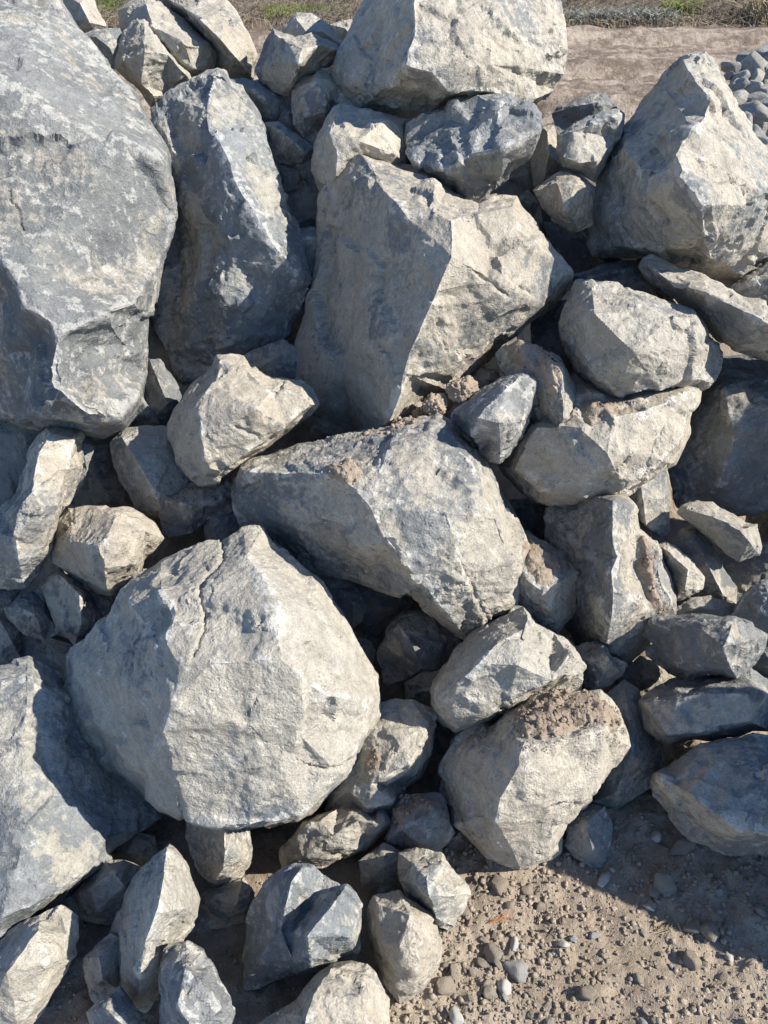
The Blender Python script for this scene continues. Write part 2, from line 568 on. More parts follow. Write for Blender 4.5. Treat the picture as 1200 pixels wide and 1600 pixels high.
# ------------------------------------------------------------------ the heap: key, name, label, outline, ridge lines, settings
G = 'boulders in the big heap'
ROCKS = [
 ('r1', 'boulder', 'huge grey boulder with white and tan mottling filling the upper left edge',
  [(-170,300,40),(-150,120,40),(-120,-60,0),(85,-40,-10),(88,0,-10),(110,28),(135,58),(155,85),(180,110),(205,130,10),(225,155,15),(240,188,20),(258,215,25),(269,240,30),(269,270,30),(274,298,30),(271,338,30),(260,370,30),(247,408,30),(242,448,30),(236,500,25),(234,540,20),(229,580,15),(221,620,5),(247,662,-30),(205,672,-25),(160,686,-15),(140,682,-10),(100,672),(60,674),(25,662),(0,648),(-60,620),(-130,500,10)],
  [[(-110,70,112),(-60,95,120),(5,125,118),(50,150,113),(120,188,104),(160,210,97),(190,228,91),(240,248,76),(264,250,50)],
   [(-120,350,120),(-60,370,148),(-10,385,150),(25,440,152),(32,482,153),(75,505,150),(95,525,148),(82,548,146),(88,600,142),(72,636,132)],
   [(95,525,148),(165,490,130),(215,476,88)],[(140,642,126),(178,650,104),(208,622,74)],
   [(10,480,95),(15,540,90),(55,550,95),(45,610,75)]],
  dict(off=-.05,dust=.30,white=.72,tone=.34,sm=4,flake=.6,cracks=[([(8,290),(25,320),(33,340),(36,356)],3,.006,.004),([(84,570),(100,596)],2.5,.004,.003),([(205,500),(228,488)],2.5,.005,.003)])),
 ('r2', 'boulder', 'tall ridged boulder with smooth grey-green right face beside the huge mottled boulder',
  [(340,112,10),(350,115,10),(358,128),(375,138),(398,172),(420,215),(440,262),(450,320),(464,370),(487,435),(488,454),(470,485,-10),(440,535,-25),(400,560,-30),(345,575,-40),(300,598,-50),(285,592,-50),(262,550,-52),(238,500,-52),(228,420,-40),(235,300,-26),(228,190,-18),(260,150,-12),(300,128,-6),(325,118)],
  [[(336,116,16),(327,150,28),(324,170,34),(327,198,42),(342,225,50),(360,262,56),(366,285,58),(385,318,60),(410,358,58),(432,392,50),(465,425,28)],
   [(285,200,6),(298,260,10),(316,330,24),(345,385,42),(410,358,58)],[(345,385,38),(325,445,22),(347,478,26),(350,520,4)],[(285,420,-35),(270,500,-50)],[(430,470,22),(400,520,2)]],
  dict(off=.06,dust=.46,white=.42,tone=.5,rough=2.0,flake=1.4)),
 ('r3', 'boulder', 'large central boulder with shaded left face and pale dusty right face',
  [(562,235,30),(580,240,30),(615,250,25),(662,265,20),(700,295,15),(730,310,10),(750,319,10),(772,311,20),(805,312,30),(812,325,30),(840,352,30),(882,398,25),(899,430,20),(890,448,10),(850,492),(805,525),(760,570,-20),(700,640,-40),(640,690,-40),(560,700,-40),(500,690,-40),(465,650,-40),(455,595,-40),(465,540,-40),(485,492,-35),(489,440,-30),(500,390,-30),(500,337,-20),(507,305,-10),(517,275),(540,250,15)],
  [[(575,248,45),(600,300,95),(635,338,128),(680,332,138),(705,342,148),(707,400,165),(682,457,162),(662,500,155),(645,540,148),(632,585,138),(611,655,110)],
   [(705,342,148),(745,335,110),(752,325,60)],[(800,330,95),(830,380,105)],[(880,425,62),(840,475,70),(795,515,72),(745,560,70),(700,610,60)],[(680,290,80)],[(780,440,130)],[(540,330,20),(550,450,45),(540,580,30)]],
  dict(off=.02,dust=.62,white=.36,tone=.52,cracks=[([(742,425),(770,445),(782,455)],3,.006,.004),([(805,448),(822,458)],4,.006,.003),([(688,480),(684,530),(690,545)],3,.005,.003)])),
 ('r4', 'boulder', 'pale dusty angular rock with notched top in front of the central boulder',
  [(335,572),(340,557),(360,555),(380,557),(392,572),(425,590),(445,589),(455,595),(472,597),(490,612),(499,632,10),(485,647),(450,677),(420,700),(387,717),(352,742),(337,757),(312,761),(300,752),(277,725),(265,695),(266,662),(275,642),(290,620),(300,602),(322,585)],
  [[(345,565,25),(333,598,55),(312,640,72),(316,685,76),(328,732,60),(338,748,30)],[(488,632,40),(448,666,52),(388,706,58),(345,738,50)],[(385,590,45),(425,608,50),(470,612,42)],[(400,640,85)],[(290,670,40)]],
  dict(off=-.06,dust=.72,white=.42,tone=.55,cracks=[([(370,668),(390,677),(405,683)],3,.006,.002),([(430,618),(442,600)],3,.005,.003)])),
 ('r5', 'boulder', 'long slanting grey boulder lying across the centre of the heap',
  [(367,775),(369,750),(377,727,10),(392,720,10),(425,710,15),(460,695,15),(490,687,15),(520,682,20),(550,675,20),(587,667,25),(610,667,30),(632,660,30),(662,654,30),(685,655,30),(705,660,25),(717,672,20),(740,697,15),(765,725,15),(780,752,15),(797,797,15),(807,825,15),(816,850,15),(820,897,15),(812,920,15),(807,945,15),(795,960,15),(772,971,20),(764,980,10),(750,990),(730,992),(715,987),(695,975),(667,955),(645,941),(600,920),(565,905),(520,894),(475,891,-10),(430,860,-20),(400,838,-20),(380,825,-10),(370,800)],
  [[(385,742,48),(430,738,72),(480,738,92),(530,745,112),(578,790,132),(605,850,132),(650,905,112),(695,950,80),(722,982,30)],
   [(630,668,55),(592,735,112),(578,790,132)],[(690,668,55),(742,738,85),(780,810,90),(803,870,70),(800,925,50)],[(700,800,135),(725,885,110),(740,915,88),(762,968,42)],[(450,820,45),(540,850,75)]],
  dict(off=-.04,dust=.55,white=.5,tone=.5,rough=1.9,cracks=[([(720,872),(732,900),(745,935),(762,970)],3,.007,.004),([(670,940),(690,920),(720,912)],4,.004,.004)])),
 ('ra', 'boulder', 'big rounded boulder with dark left face and dusty tan front in the lower left',
  [(94,1087,-30),(100,1070,-30),(107,1050,-30),(106,1025,-30),(112,1012,-30),(135,1000,-20),(155,977,-10),(175,947,-5),(190,922,-10),(215,900,-15),(250,875,-15),(287,860,-15),(325,846,-15),(350,845,-12),(370,835,-12),(380,827,-12),(404,822,-12),(410,825,-14),(425,847,-14),(445,860,-12),(475,892,-8),(497,912,-6),(520,942,-5),(540,975,-5),(560,1012,-5),(575,1037,-5),(590,1055,-5),(597,1090,-5),(597,1115),(590,1142),(572,1165),(560,1195),(545,1215),(507,1245),(485,1267),(465,1282),(425,1290),(395,1294),(367,1298),(345,1296),(315,1291),(300,1285),(270,1277,-5),(250,1270,-10),(225,1247,-20),(190,1222,-30),(162,1200,-35),(125,1165,-35),(110,1137,-30),(97,1107,-30)],
  [[(200,938,50),(230,985,98),(252,1012,128),(277,1055,152),(270,1100,158),(255,1140,148),(228,1185,118),(232,1250,65)],
   [(277,1040,152),(330,1035,158),(395,1032,158),(440,1030,155),(460,1045,150),(510,1085,125),(545,1090,90),(585,1098,40)],
   [(385,868,52),(405,905,88),(425,950,120),(436,1000,145),(440,1030,155)],[(455,920,62),(495,965,72),(528,1000,68)],[(537,1018,68),(542,1060,64)],[(244,928,72),(257,958,98),(250,1000,118)],[(251,926,86),(264,957,114),(258,999,134)],[(250,1262,85),(300,1280,98),(390,1284,104),(470,1264,92),(530,1205,85),(575,1140,55)],
   [(310,925,88)],[(390,1130,146),(402,1152,133),(425,1160,130)],[(470,1150,124),(486,1182,100),(515,1196,96)],[(150,1050,40),(150,1130,30)]],
  dict(off=-.12,dust=.66,white=.48,tone=.56,rough=1.1,flake=.7,cracks=[([(345,848),(349,868),(340,888),(322,903),(311,925),(318,952),(316,985),(300,1022)],2.5,.006,.004),([(300,928),(325,915)],3,.004,.004),([(480,1190),(505,1198),(530,1196),(560,1180)],3,.006,-.003),([(282,1258),(287,1285)],3,.008,.004),([(460,925),(485,965),(520,995),(540,1010)],3,.004,.003)])),
 ('r6', 'boulder', 'flat-faced pale green-grey boulder cut by the left edge below the big rounded boulder',
  [(-50,1040,-10),(0,1037,-10),(25,1029,-15),(45,1027,-20),(67,1040,-30),(100,1060,-45),(160,1100,-60),(200,1180,-50),(257,1275,-25),(235,1295,-10),(185,1327,10),(172,1342,15),(140,1370,25),(125,1387,30),(95,1410,45),(62,1430,60),(37,1452,75),(5,1475,90),(-90,1480,110),(-140,1300,50),(-120,1100)],
  [[(0,1060,20),(45,1050,15),(90,1100,5)],[(-20,1140,45),(40,1150,45),(100,1210,35),(180,1308,28)],[(0,1440,120),(60,1412,100),(120,1368,70)],[(40,1290,85)],[(180,1250,0)]],
  dict(off=-.06,dust=.42,white=.5,tone=.48,thick=110,sm=2)),
 ('r7', 'boulder', 'large block boulder perched on top of the heap, cut by the top edge',
  [(567,0),(590,-60),(700,-95,20),(820,-80,30),(860,-40,30),(870,0,30),(876,37,30),(880,82,30),(880,115,25),(865,140,10),(850,155),(835,164),(812,160),(785,158),(745,160),(705,172),(667,182),(637,186),(615,180),(600,176),(560,172),(530,165),(525,130),(524,110),(532,82),(545,57),(555,25)],
  [[(655,-70,95),(648,0,115),(646,60,122),(636,100,118)],[(608,132,72),(636,100,118),(675,112,112),(700,138,98),(740,142,85),(790,146,66),(838,155,36)],[(760,40,105),(770,100,95)],[(585,60,45)]],
  dict(off=.1,dust=.62,white=.55,tone=.58,rough=1.6)),
 ('r8', 'boulder', 'pyramid-shaped boulder with hollow shaded side standing at the right',
  [(1102,80,20),(1065,87,30),(1050,100,15),(1035,112,5),(1020,135),(1005,157),(987,182),(975,200),(965,222),(947,252),(932,277),(925,300),(921,350),(917,382),(925,400),(1025,405),(1075,418),(1112,430),(1140,447),(1162,437),(1182,418),(1215,400,10),(1260,380,20),(1290,300,20),(1265,270,10),(1200,232,20),(1172,197,20),(1152,170,20),(1145,140,20),(1130,110,20),(1115,92,20)],
  [[(1068,92,45),(1080,120,72),(1105,150,100),(1110,162,110),(1104,180,122),(1085,202,140),(1064,222,155),(1058,248,168),(1066,275,172),(1088,300,174),(1098,320,172),(1098,365,150),(1110,405,90)],
   [(978,238,60),(1000,262,92),(1045,264,150),(1066,275,172)],[(1040,140,28),(1030,190,52),(1020,225,72),(1040,250,110)],[(985,330,70),(960,380,30),(1040,385,80)],[(1160,320,140),(1130,380,110)],[(1160,240,110)],[(1200,300,115)]],
  dict(off=.06,dust=.6,white=.42,tone=.55,cracks=[([(1118,288),(1145,286),(1165,298),(1183,316)],2.5,.006,.004),([(1092,85),(1094,100)],2,.005,.002),([(1165,345),(1140,370),(1115,400)],3,.005,.003)])),
 ('r9', 'boulder', 'blue-grey rock with rippled broken surface under the perched block boulder',
  [(747,145,20),(775,150,25),(795,151,30),(812,160,35),(832,167,38),(844,180,42),(847,195,42),(840,210,35),(825,245,10),(805,260),(775,300,-20),(750,318,-25),(725,318,-25),(695,302,-25),(670,275,-20),(640,260,-15),(631,220,-10),(637,192,-5),(670,175),(700,164,5),(717,155,10)],
  [[(640,240,5),(662,262,22),(700,262,48),(735,243,60),(785,235,68),(838,205,60)],[(710,170,18),(745,200,40),(735,243,60)],[(700,190,5),(705,230,35)],[(780,165,50),(770,205,45)],[(730,280,20)]],
  dict(off=-.06,dust=.14,white=.42,tone=.56,flake=2.6,rough=1.6)),
 ('r10', 'boulder', 'long flat slab jutting in from the right edge below the pyramid boulder',
  [(1000,417),(1005,405),(1017,400),(1050,415,10),(1095,427,15),(1117,440,20),(1145,452,20),(1160,467,20),(1182,470,20),(1200,475,20),(1260,490,20),(1270,580),(1200,566),(1182,559),(1150,547),(1125,532),(1107,517),(1100,502),(1087,490),(1060,472),(1035,455),(1010,432)],
  [[(1012,414,25),(1055,445,52),(1105,457,78),(1145,477,88),(1190,503,92),(1250,530,92)],[(1110,500,40),(1155,535,50),(1210,552,45)]],
  dict(off=-.03,dust=.6,white=.5,tone=.52)),
 ('r11', 'boulder', 'chunky tan rock with a small white point resting below the long flat slab',
  [(892,455),(900,440),(925,437,10),(950,441,15),(980,449,15),(1005,461,15),(1040,475,15),(1080,487,15),(1090,497,10),(1100,507),(1107,525),(1126,537,-10),(1130,552,-10),(1125,572,-10),(1115,595),(1107,605),(1090,609),(1040,622),(1020,629),(980,632),(950,622),(925,602),(900,582),(885,550),(875,525),(872,505),(882,475)],
  [[(1082,495,55),(1090,520,60),(1084,545,65),(1078,572,60),(1106,597,22)],[(903,548,62),(935,590,66),(965,612,64),(1030,606,60),(1078,590,52)],[(925,450,45),(915,480,72)],[(930,490,100),(1000,480,75),(1040,500,85)],[(990,550,112)]],
  dict(off=-.1,dust=.64,white=.4,tone=.52,rough=1.7)),
 ('r12', 'boulder', 'wide pale boulder with soil on its top beneath the chunky tan rock',
  [(775,730),(780,700),(800,670,10),(830,640,10),(870,605,10),(900,580,10),(960,585,10),(1040,595,10),(1092,610,10),(1091,625,5),(1084,647),(1075,675),(1065,705),(1057,727),(1042,735),(1020,750),(977,775),(945,787),(900,797),(872,797),(837,785),(812,767),(795,750)],
  [[(840,668,75),(905,668,100),(960,652,98),(1010,640,90),(1080,615,55)],[(800,735,50),(850,765,58),(910,777,60),(975,755,70),(1035,720,72),(1066,680,60),(1080,630,50)],[(950,710,112)],[(930,740,98),(955,725,108),(975,705,98)]],
  dict(off=.01,dust=.72,white=.48,tone=.58,cracks=[([(952,760),(962,742),(975,722)],2.5,.005,.005),([(952,760),(985,764)],2.5,.004,.003),([(1005,740),(1020,700),(1032,675)],4,.004,.003)])),
 ('r13', 'rock', 'soil-topped wedge rock wedged beside the chunky tan rock',
  [(772,552),(785,540),(807,526),(825,532),(850,547),(870,557),(882,570),(890,585),(900,602),(911,625),(910,650),(900,665),(887,682),(867,697),(852,691),(835,670),(820,650),(800,600),(780,575)],
  [[(845,555,30),(875,577,62),(879,625,78),(881,655,70),(868,688,25)],[(815,550,28),(830,595,40),(850,640,48)]],
  dict(off=-.1,dust=.7,white=.36,tone=.55)),
 ('r14', 'rock', 'dark blue-grey slab stone leaning against the soil-topped wedge rock',
  [(817,580),(830,585),(842,595),(841,612),(832,640),(825,662),(812,687),(797,712),(780,726),(767,722),(750,707),(735,685),(720,670),(704,657),(707,647),(725,630),(750,610),(775,595),(800,585)],
  [[(817,586,30),(790,607,60),(760,634,76),(748,652,76),(738,680,45)],[(832,600,40),(815,660,58),(782,712,35)],[(780,660,80)]],
  dict(off=-.16,dust=.22,white=.56,tone=.55,rough=1.6)),
 ('r15', 'boulder', 'large dark boulder in deep shade below the long flat slab',
  [(1085,630),(1100,600),(1130,560),(1200,555),(1280,600),(1290,760),(1200,800),(1130,805),(1060,790),(1045,735),(1065,690)],
  [[(1130,610,50),(1150,680,70),(1120,760,40)],[(1220,650,80)]],
  dict(off=.2,dust=.35,white=.46,tone=.38)),
 ('r16', 'rock', 'flat-sided grey slab standing below the wide pale boulder',
  [(975,760),(1043,728),(1046,830),(1035,840),(1025,847),(1008,826),(985,800)],[[(1002,760,20),(1010,822,18)],[(1035,800,14)]],
  dict(off=.09,dust=.45,white=.3,tone=.5,flake=.4,rough=.6)),
 ('r17', 'boulder', 'tall ridged boulder with a soil-filled groove right of centre',
  [(850,790),(900,770),(975,775,10),(997,797,20),(1001,825,25),(1025,847,25),(1045,900,20),(1052,935,20),(1056,965,10),(1020,990),(985,1040,-20),(950,1030,-20),(900,1005,-20),(885,980,-20),(860,900,-20)],
  [[(957,785,75),(958,850,98),(964,870,100),(955,892,108),(957,925,112),(955,965,105),(947,1005,65)],[(985,790,60),(992,830,52),(993,885,48),(1006,925,50),(1020,960,38)],[(1025,855,48),(1033,900,55),(1048,945,40)],[(957,925,112),(995,935,85),(1012,955,50)],[(905,850,35),(910,940,40)]],
  dict(off=.06,dust=.5,white=.46,tone=.5)),
 ('r18', 'rock', 'rock carrying a patch of brown soil behind the end of the slanting boulder',
  [(790,900),(800,850),(812,829),(825,830),(842,842),(860,852),(880,860),(900,877),(911,892),(911,925),(900,952),(887,970),(870,991),(830,1000),(790,960)],
  [[(815,900,55),(842,921,68),(872,910,62),(903,893,38)],[(835,850,22),(860,880,42)],[(860,955,50)]],
  dict(off=.03,dust=.7,white=.4,tone=.58)),
 ('r19', 'boulder', 'dusty tan oblong rock leaning down to the left below the slanting boulder',
  [(795,960),(805,947),(817,947),(837,972),(865,989),(885,1000),(897,1012),(915,1040),(910,1052),(908,1080),(865,1078),(840,1090),(820,1097),(800,1112),(777,1120),(760,1132),(735,1142),(712,1146),(695,1137),(677,1120),(671,1100),(675,1067),(692,1042),(710,1015),(732,992),(770,972)],
  [[(828,972,50),(778,1004,80),(750,1037,90),(714,1070,84),(686,1092,55)],[(890,1020,48),(860,1062,70),(800,1095,66),(760,1115,60),(715,1135,40)],[(810,1040,95)],[(714,1070,84),(705,1115,60)]],
  dict(off=-.07,dust=.76,white=.36,tone=.55,rough=1.4)),
 ('r20', 'boulder', 'pale block boulder with a heap of soil on top standing on the bare ground',
  [(692,1195),(707,1167),(710,1150),(730,1135),(762,1128,5),(790,1110,10),(850,1080,10),(910,1085,10),(937,1080,10),(967,1110,10),(982,1150,10),(987,1167,10),(960,1200,5),(937,1232),(927,1252),(915,1262),(900,1272),(887,1282),(877,1307),(872,1330),(860,1345),(835,1355),(812,1364),(785,1352),(760,1335),(730,1305),(706,1287),(700,1260,-10),(687,1247,-15),(687,1225,-15)],
  [[(800,1130,62),(822,1162,108),(812,1195,122),(782,1248,120),(774,1280,108),(762,1318,68)],[(822,1162,108),(872,1158,108),(935,1142,85),(975,1135,40)],[(930,1225,60),(868,1290,68),(855,1335,40),(810,1352,42)],[(890,1110,48)],[(860,1230,105)]],
  dict(off=-.05,dust=.74,white=.42,tone=.58)),
 ('r21', 'rock', 'dark speckled block with a sunlit right end near the right edge',
  [(996,980,-45),(1000,970,-45),(1012,965,-35),(1035,966,-20),(1080,961,5),(1112,959,20),(1150,965,30),(1175,975,20),(1199,992,5),(1192,1012),(1175,1040),(1152,1062),(1135,1060),(1107,1055,-10),(1070,1064,-25),(1050,1055,-35),(1035,1042,-40),(1012,1025,-45),(1010,1012,-45),(1022,1007,-35),(1000,992,-45)],
  [[(1146,970,55),(1140,990,72),(1132,1012,85),(1138,1036,66),(1150,1058,22)],[(1020,975,-15),(1080,970,30),(1146,970,55)],[(1050,1035,0),(1100,1035,45)],[(1180,1000,38)]],
  dict(off=-.08,dust=.26,white=.5,tone=.36,rough=1.8)),
 ('r22', 'rock', 'blue-shaded block lying under the dark speckled block',
  [(1000,1097),(1005,1090),(1025,1075),(1050,1062),(1110,1055),(1172,1042),(1187,1052),(1210,1067),(1240,1090),(1240,1130),(1200,1142),(1177,1140),(1150,1150),(1112,1155),(1075,1155),(1050,1161),(1025,1155),(1010,1137),(1005,1112)],
  [[(1010,1098,25),(1060,1092,52),(1110,1082,60),(1175,1085,62)],[(1045,1145,38),(1110,1140,55),(1170,1125,58)]],
  dict(off=.0,dust=.42,white=.45,tone=.46)),
 ('r23', 'boulder', 'blue-shaded boulder with brown underside at the lower right edge over bare ground',
  [(1017,1222),(1022,1210),(1040,1200),(1075,1177,10),(1095,1162,10),(1175,1145,10),(1200,1150,10),(1270,1160,20),(1290,1260,20),(1270,1340),(1200,1344),(1175,1340),(1147,1341),(1112,1327),(1080,1312),(1060,1292),(1045,1270),(1030,1255),(1019,1242)],
  [[(1030,1214,32),(1075,1238,66),(1120,1272,82),(1160,1295,86),(1240,1315,82)],[(1120,1190,45),(1210,1210,70)]],
  dict(off=-.02,dust=.42,white=.42,tone=.45)),
 ('r24', 'rock', 'smooth grey rock half hidden behind the pale block boulder',
  [(930,1180),(935,1090),(975,1060),(1000,1078),(1012,1140),(1030,1165),(1042,1200),(1015,1232),(1000,1240),(965,1265),(950,1261),(927,1252)],[[(980,1100,25),(985,1180,45),(960,1240,30)]],
  dict(off=.08,dust=.5,white=.3,tone=.45,flake=.5,rough=.7)),
 ('r25', 'stone', 'small blue-grey stone under the right foot of the pale block boulder',
  [(882,1320),(885,1290),(900,1270),(945,1260),(956,1290),(954,1320),(945,1345),(937,1360),(918,1354),(898,1340)],[[(915,1285,25),(925,1325,32)]],
  dict(off=.06,dust=.3,white=.42,tone=.48)),
 ('r26', 'boulder', 'notched grey block with one pale pitted face at the bottom centre',
  [(380,1500,-20),(384,1462,-20),(386,1440,-15),(392,1415,-5),(407,1387),(437,1360,10),(460,1352,15),(475,1350,20),(490,1352,20),(507,1365,20),(532,1386,25),(542,1384,25),(555,1397,20),(566,1420,15),(567,1450,10),(564,1485,5),(555,1497),(530,1502),(500,1514),(455,1525),(425,1534,-10),(400,1544,-15),(387,1547,-20),(380,1544,-20)],
  [[(538,1390,52),(515,1420,80),(497,1442,98),(482,1461,105),(484,1498,88),(487,1512,50)],[(520,1388,28),(500,1396,26),(478,1425,30),(445,1452,32)],[(472,1357,32),(455,1378,50),(447,1416,56),(438,1452,42)],[(478,1461,88),(455,1455,36),(458,1500,42)],[(415,1440,12),(402,1505,12)],[(540,1460,70)]],
  dict(off=-.03,dust=.34,white=.42,tone=.55,flake=.7)),
 ('r27', 'boulder', 'tall pointed pitted rock with dark left and sunlit right face, bottom left',
  [(252,1332),(265,1320),(277,1325),(292,1345),(297,1362),(310,1405),(309,1432),(300,1452),(287,1470),(262,1490),(252,1540),(240,1567),(227,1580),(215,1572),(195,1560),(185,1537),(176,1515,-10),(172,1475,-15),(174,1455,-15),(185,1425,-15),(197,1395,-10),(207,1375,-5),(225,1355)],
  [[(260,1328,25),(255,1375,72),(245,1425,92),(230,1468,92),(221,1510,76),(218,1548,38)],[(290,1420,50)],[(245,1500,50)]],
  dict(off=-.03,dust=.72,white=.36,tone=.52)),
 ('r28', 'rock', 'blue-grey chipped stone at the bottom edge in front of the tall pointed rock',
  [(252,1500),(257,1482),(275,1477),(292,1472),(300,1474),(320,1482),(332,1510),(342,1532),(360,1560),(367,1585),(362,1610),(350,1640),(280,1650),(250,1620),(250,1587),(251,1525)],
  [[(258,1520,25),(290,1518,48),(315,1530,52),(345,1575,40)],[(290,1518,48),(280,1570,62),(300,1610,58)]],
  dict(off=-.06,dust=.26,white=.58,tone=.58,rough=1.5)),
 ('r29', 'boulder', 'smooth pale triangular rock cut by the bottom edge',
  [(495,1527),(520,1507),(550,1504),(572,1509),(585,1522),(597,1545),(607,1562),(612,1600),(620,1660),(500,1690),(400,1640),(400,1600),(430,1582),(462,1562)],
  [[(517,1514,35),(492,1555,66),(480,1590,78),(470,1640,80)],[(560,1560,62),(585,1620,60)]],
  dict(off=.0,dust=.62,white=.44,tone=.58)),
 ('r30', 'rock', 'rounded dusty rock lying beside the notched grey block on the soil',
  [(575,1417),(585,1402),(597,1399),(622,1391),(650,1412),(675,1430),(682,1447),(690,1470),(690,1500),(682,1517),(665,1540),(645,1562),(625,1570),(605,1542),(597,1527),(585,1487),(575,1445)],
  [[(590,1412,22),(600,1470,42),(618,1545,30)],[(640,1430,48),(660,1470,55),(650,1520,48)],[(625,1480,60)]],
  dict(off=.02,dust=.8,white=.3,tone=.52)),
 ('r31', 'rock', 'small pale angular stone between the dark wedge stone and the rounded dusty rock',
  [(620,1330),(650,1325),(690,1332),(712,1365),(732,1385),(735,1397),(720,1427),(710,1450),(700,1457),(687,1450),(680,1432),(657,1417),(634,1397),(622,1375),(620,1350)],
  [[(646,1350,32),(666,1372,66),(671,1402,68),(682,1434,38)],[(646,1350,32),(640,1378,42)],[(690,1350,35)],[(712,1400,44)]],
  dict(off=.0,dust=.62,white=.5,tone=.62)),
 ('r32', 'rock', 'dark green-grey wedge stone with crumbled soil on top',
  [(602,1307),(610,1280),(620,1255),(650,1240),(690,1240),(700,1262),(704,1287),(710,1300),(700,1317),(675,1340),(650,1337),(637,1330),(620,1322),(605,1320)],
  [[(608,1308,20),(632,1290,30),(680,1268,38)],[(672,1295,40),(665,1325,30)]],
  dict(off=-.03,dust=.12,white=.4,tone=.42)),
 ('r33', 'rock', 'tan lumpy rock under the right side of the big rounded boulder',
  [(435,1340),(437,1325),(450,1312),(460,1300),(472,1285),(500,1275),(532,1260),(545,1250),(565,1262),(577,1268),(600,1258),(622,1262),(618,1285),(600,1302),(572,1327),(540,1340),(500,1357),(475,1355),(440,1355)],
  [[(465,1310,35),(480,1290,42),(500,1284,45)],[(560,1282,52),(592,1288,42)],[(475,1340,42),(540,1325,46)],[(520,1305,55)]],
  dict(off=.0,dust=.74,white=.44,tone=.58)),
 ('r34', 'boulder', 'dusty tan slab partly in shade right of the big rounded boulder',
  [(505,1268),(518,1215),(530,1165),(545,1120),(580,1100),(610,1095),(640,1092),(680,1108),(684,1135),(672,1180),(655,1215),(634,1230),(625,1255),(612,1275),(590,1285),(560,1278)],
  [[(560,1150,25),(610,1140,38),(668,1135,34)],[(545,1235,38),(580,1225,52),(640,1195,58)],[(575,1262,46),(612,1252,46)]],
  dict(off=-.03,dust=.76,white=.34,tone=.56)),
 ('r35', 'rock', 'rounded tan stone hanging directly under the big rounded boulder',
  [(289,1285),(300,1268),(350,1265),(385,1275),(390,1300),(393,1322),(392,1347),(387,1357),(375,1372),(360,1385),(342,1387),(330,1382),(310,1360),(300,1335),(292,1310)],
  [[(350,1285,58),(352,1325,68),(349,1358,55),(335,1376,28)],[(378,1340,38)]],
  dict(off=.0,dust=.7,white=.4,tone=.56)),
 ('r36', 'rock', 'shaded rock low behind the rounded tan stone',
  [(300,1420),(315,1395),(345,1385),(380,1368),(398,1395),(392,1440),(345,1452),(303,1455)],[[(335,1405,20),(370,1415,26)]],dict(off=.07,dust=.5,white=.3,tone=.45)),
 ('r37', 'rock', 'shaded brown rock beneath the edge of the flat-faced boulder',
  [(87,1417),(112,1400),(165,1345),(185,1344),(207,1350),(222,1358),(215,1395),(195,1430),(180,1445),(150,1442),(120,1432),(100,1424)],[[(140,1390,26),(180,1365,34),(195,1385,30)],[(150,1425,22)]],dict(off=.04,dust=.6,white=.25,tone=.42)),
 ('r38', 'stone', 'sunlit tan corner of rock peeping out beside the tall pointed rock',
  [(165,1338),(190,1312),(215,1298),(240,1305),(252,1340),(225,1370),(190,1360)],[[(200,1330,18),(222,1335,22)]],dict(off=.08,dust=.8,white=.3,tone=.6)),
 ('r39', 'boulder', 'smooth cream-dusted rock in the lower left corner',
  [(-80,1500),(0,1465),(30,1440),(62,1428),(90,1415),(120,1433),(122,1462),(117,1492),(100,1520),(82,1550),(67,1580),(50,1605),(30,1650),(-60,1660)],[[(60,1455,45),(75,1500,60),(60,1550,50),(30,1610,40)],[(10,1520,85)],[(105,1460,20)]],
  dict(off=.02,dust=.85,white=.45,tone=.66,flake=.6,rough=.7)),
 ('r40', 'rock', 'small shaded tan rock left of the tall pointed rock',
  [(172,1458),(150,1477),(130,1497),(129,1515),(140,1550),(147,1570),(185,1545),(195,1500),(185,1465)],[[(155,1495,22),(160,1530,26)]],dict(off=.02,dust=.6,white=.3,tone=.46)),
 ('r41', 'rock', 'small shaded grey rock at the bottom edge under the tall pointed rock',
  [(135,1582),(150,1567),(175,1550),(187,1542),(202,1560),(218,1580),(226,1605),(215,1645),(160,1655),(145,1620),(140,1600)],[[(165,1575,24),(190,1600,30)]],dict(off=.0,dust=.45,white=.35,tone=.46)),
 ('r42', 'boulder', 'upright slab rock streaked grey and tan at the left edge below the huge mottled boulder',
  [(57,682),(70,667),(92,662),(107,665),(117,671),(127,672),(132,680),(125,692),(127,710),(129,725),(122,745),(112,772),(102,797),(95,815),(85,842),(75,867),(60,892),(42,917),(17,919),(0,919),(-60,900,-20),(-60,820,-20),(0,797,-10),(25,770,-5),(37,732),(45,705)],
  [[(76,674,38),(60,712,68),(50,765,84),(27,803,88),(24,840,80),(31,880,55),(35,910,20)],[(120,685,30),(108,735,48),(90,790,55),(68,860,38)],[(60,790,88)]],
  dict(off=-.03,dust=.46,white=.6,tone=.56,rough=1.4)),
 ('r43', 'rock', 'dusty tan rock with shaded lower side right of the upright slab rock',
  [(77,862),(84,840),(92,815),(107,795),(140,791),(175,792),(200,794),(217,800),(240,818),(254,842),(240,862),(225,875),(217,897),(190,920),(175,930),(155,930),(132,915),(105,895),(80,880)],
  [[(180,805,45),(168,845,80),(153,853,82),(163,890,80),(168,918,45)],[(115,845,42),(153,853,82)],[(225,830,35),(212,880,48)],[(195,850,72)]],
  dict(off=-.02,dust=.76,white=.36,tone=.56)),
 ('r44', 'rock', 'shaded grey-brown stone tucked under the dusty tan rock',
  [(65,917),(77,900),(90,890),(107,897),(140,925),(172,940),(165,970),(140,997),(117,1009),(105,997),(90,990),(80,962),(70,940)],[[(95,900,22),(125,930,44),(127,975,42)]],dict(off=.04,dust=.55,white=.3,tone=.46)),
 ('r45', 'stone', 'small shaded stone with one sunlit corner at the left edge',
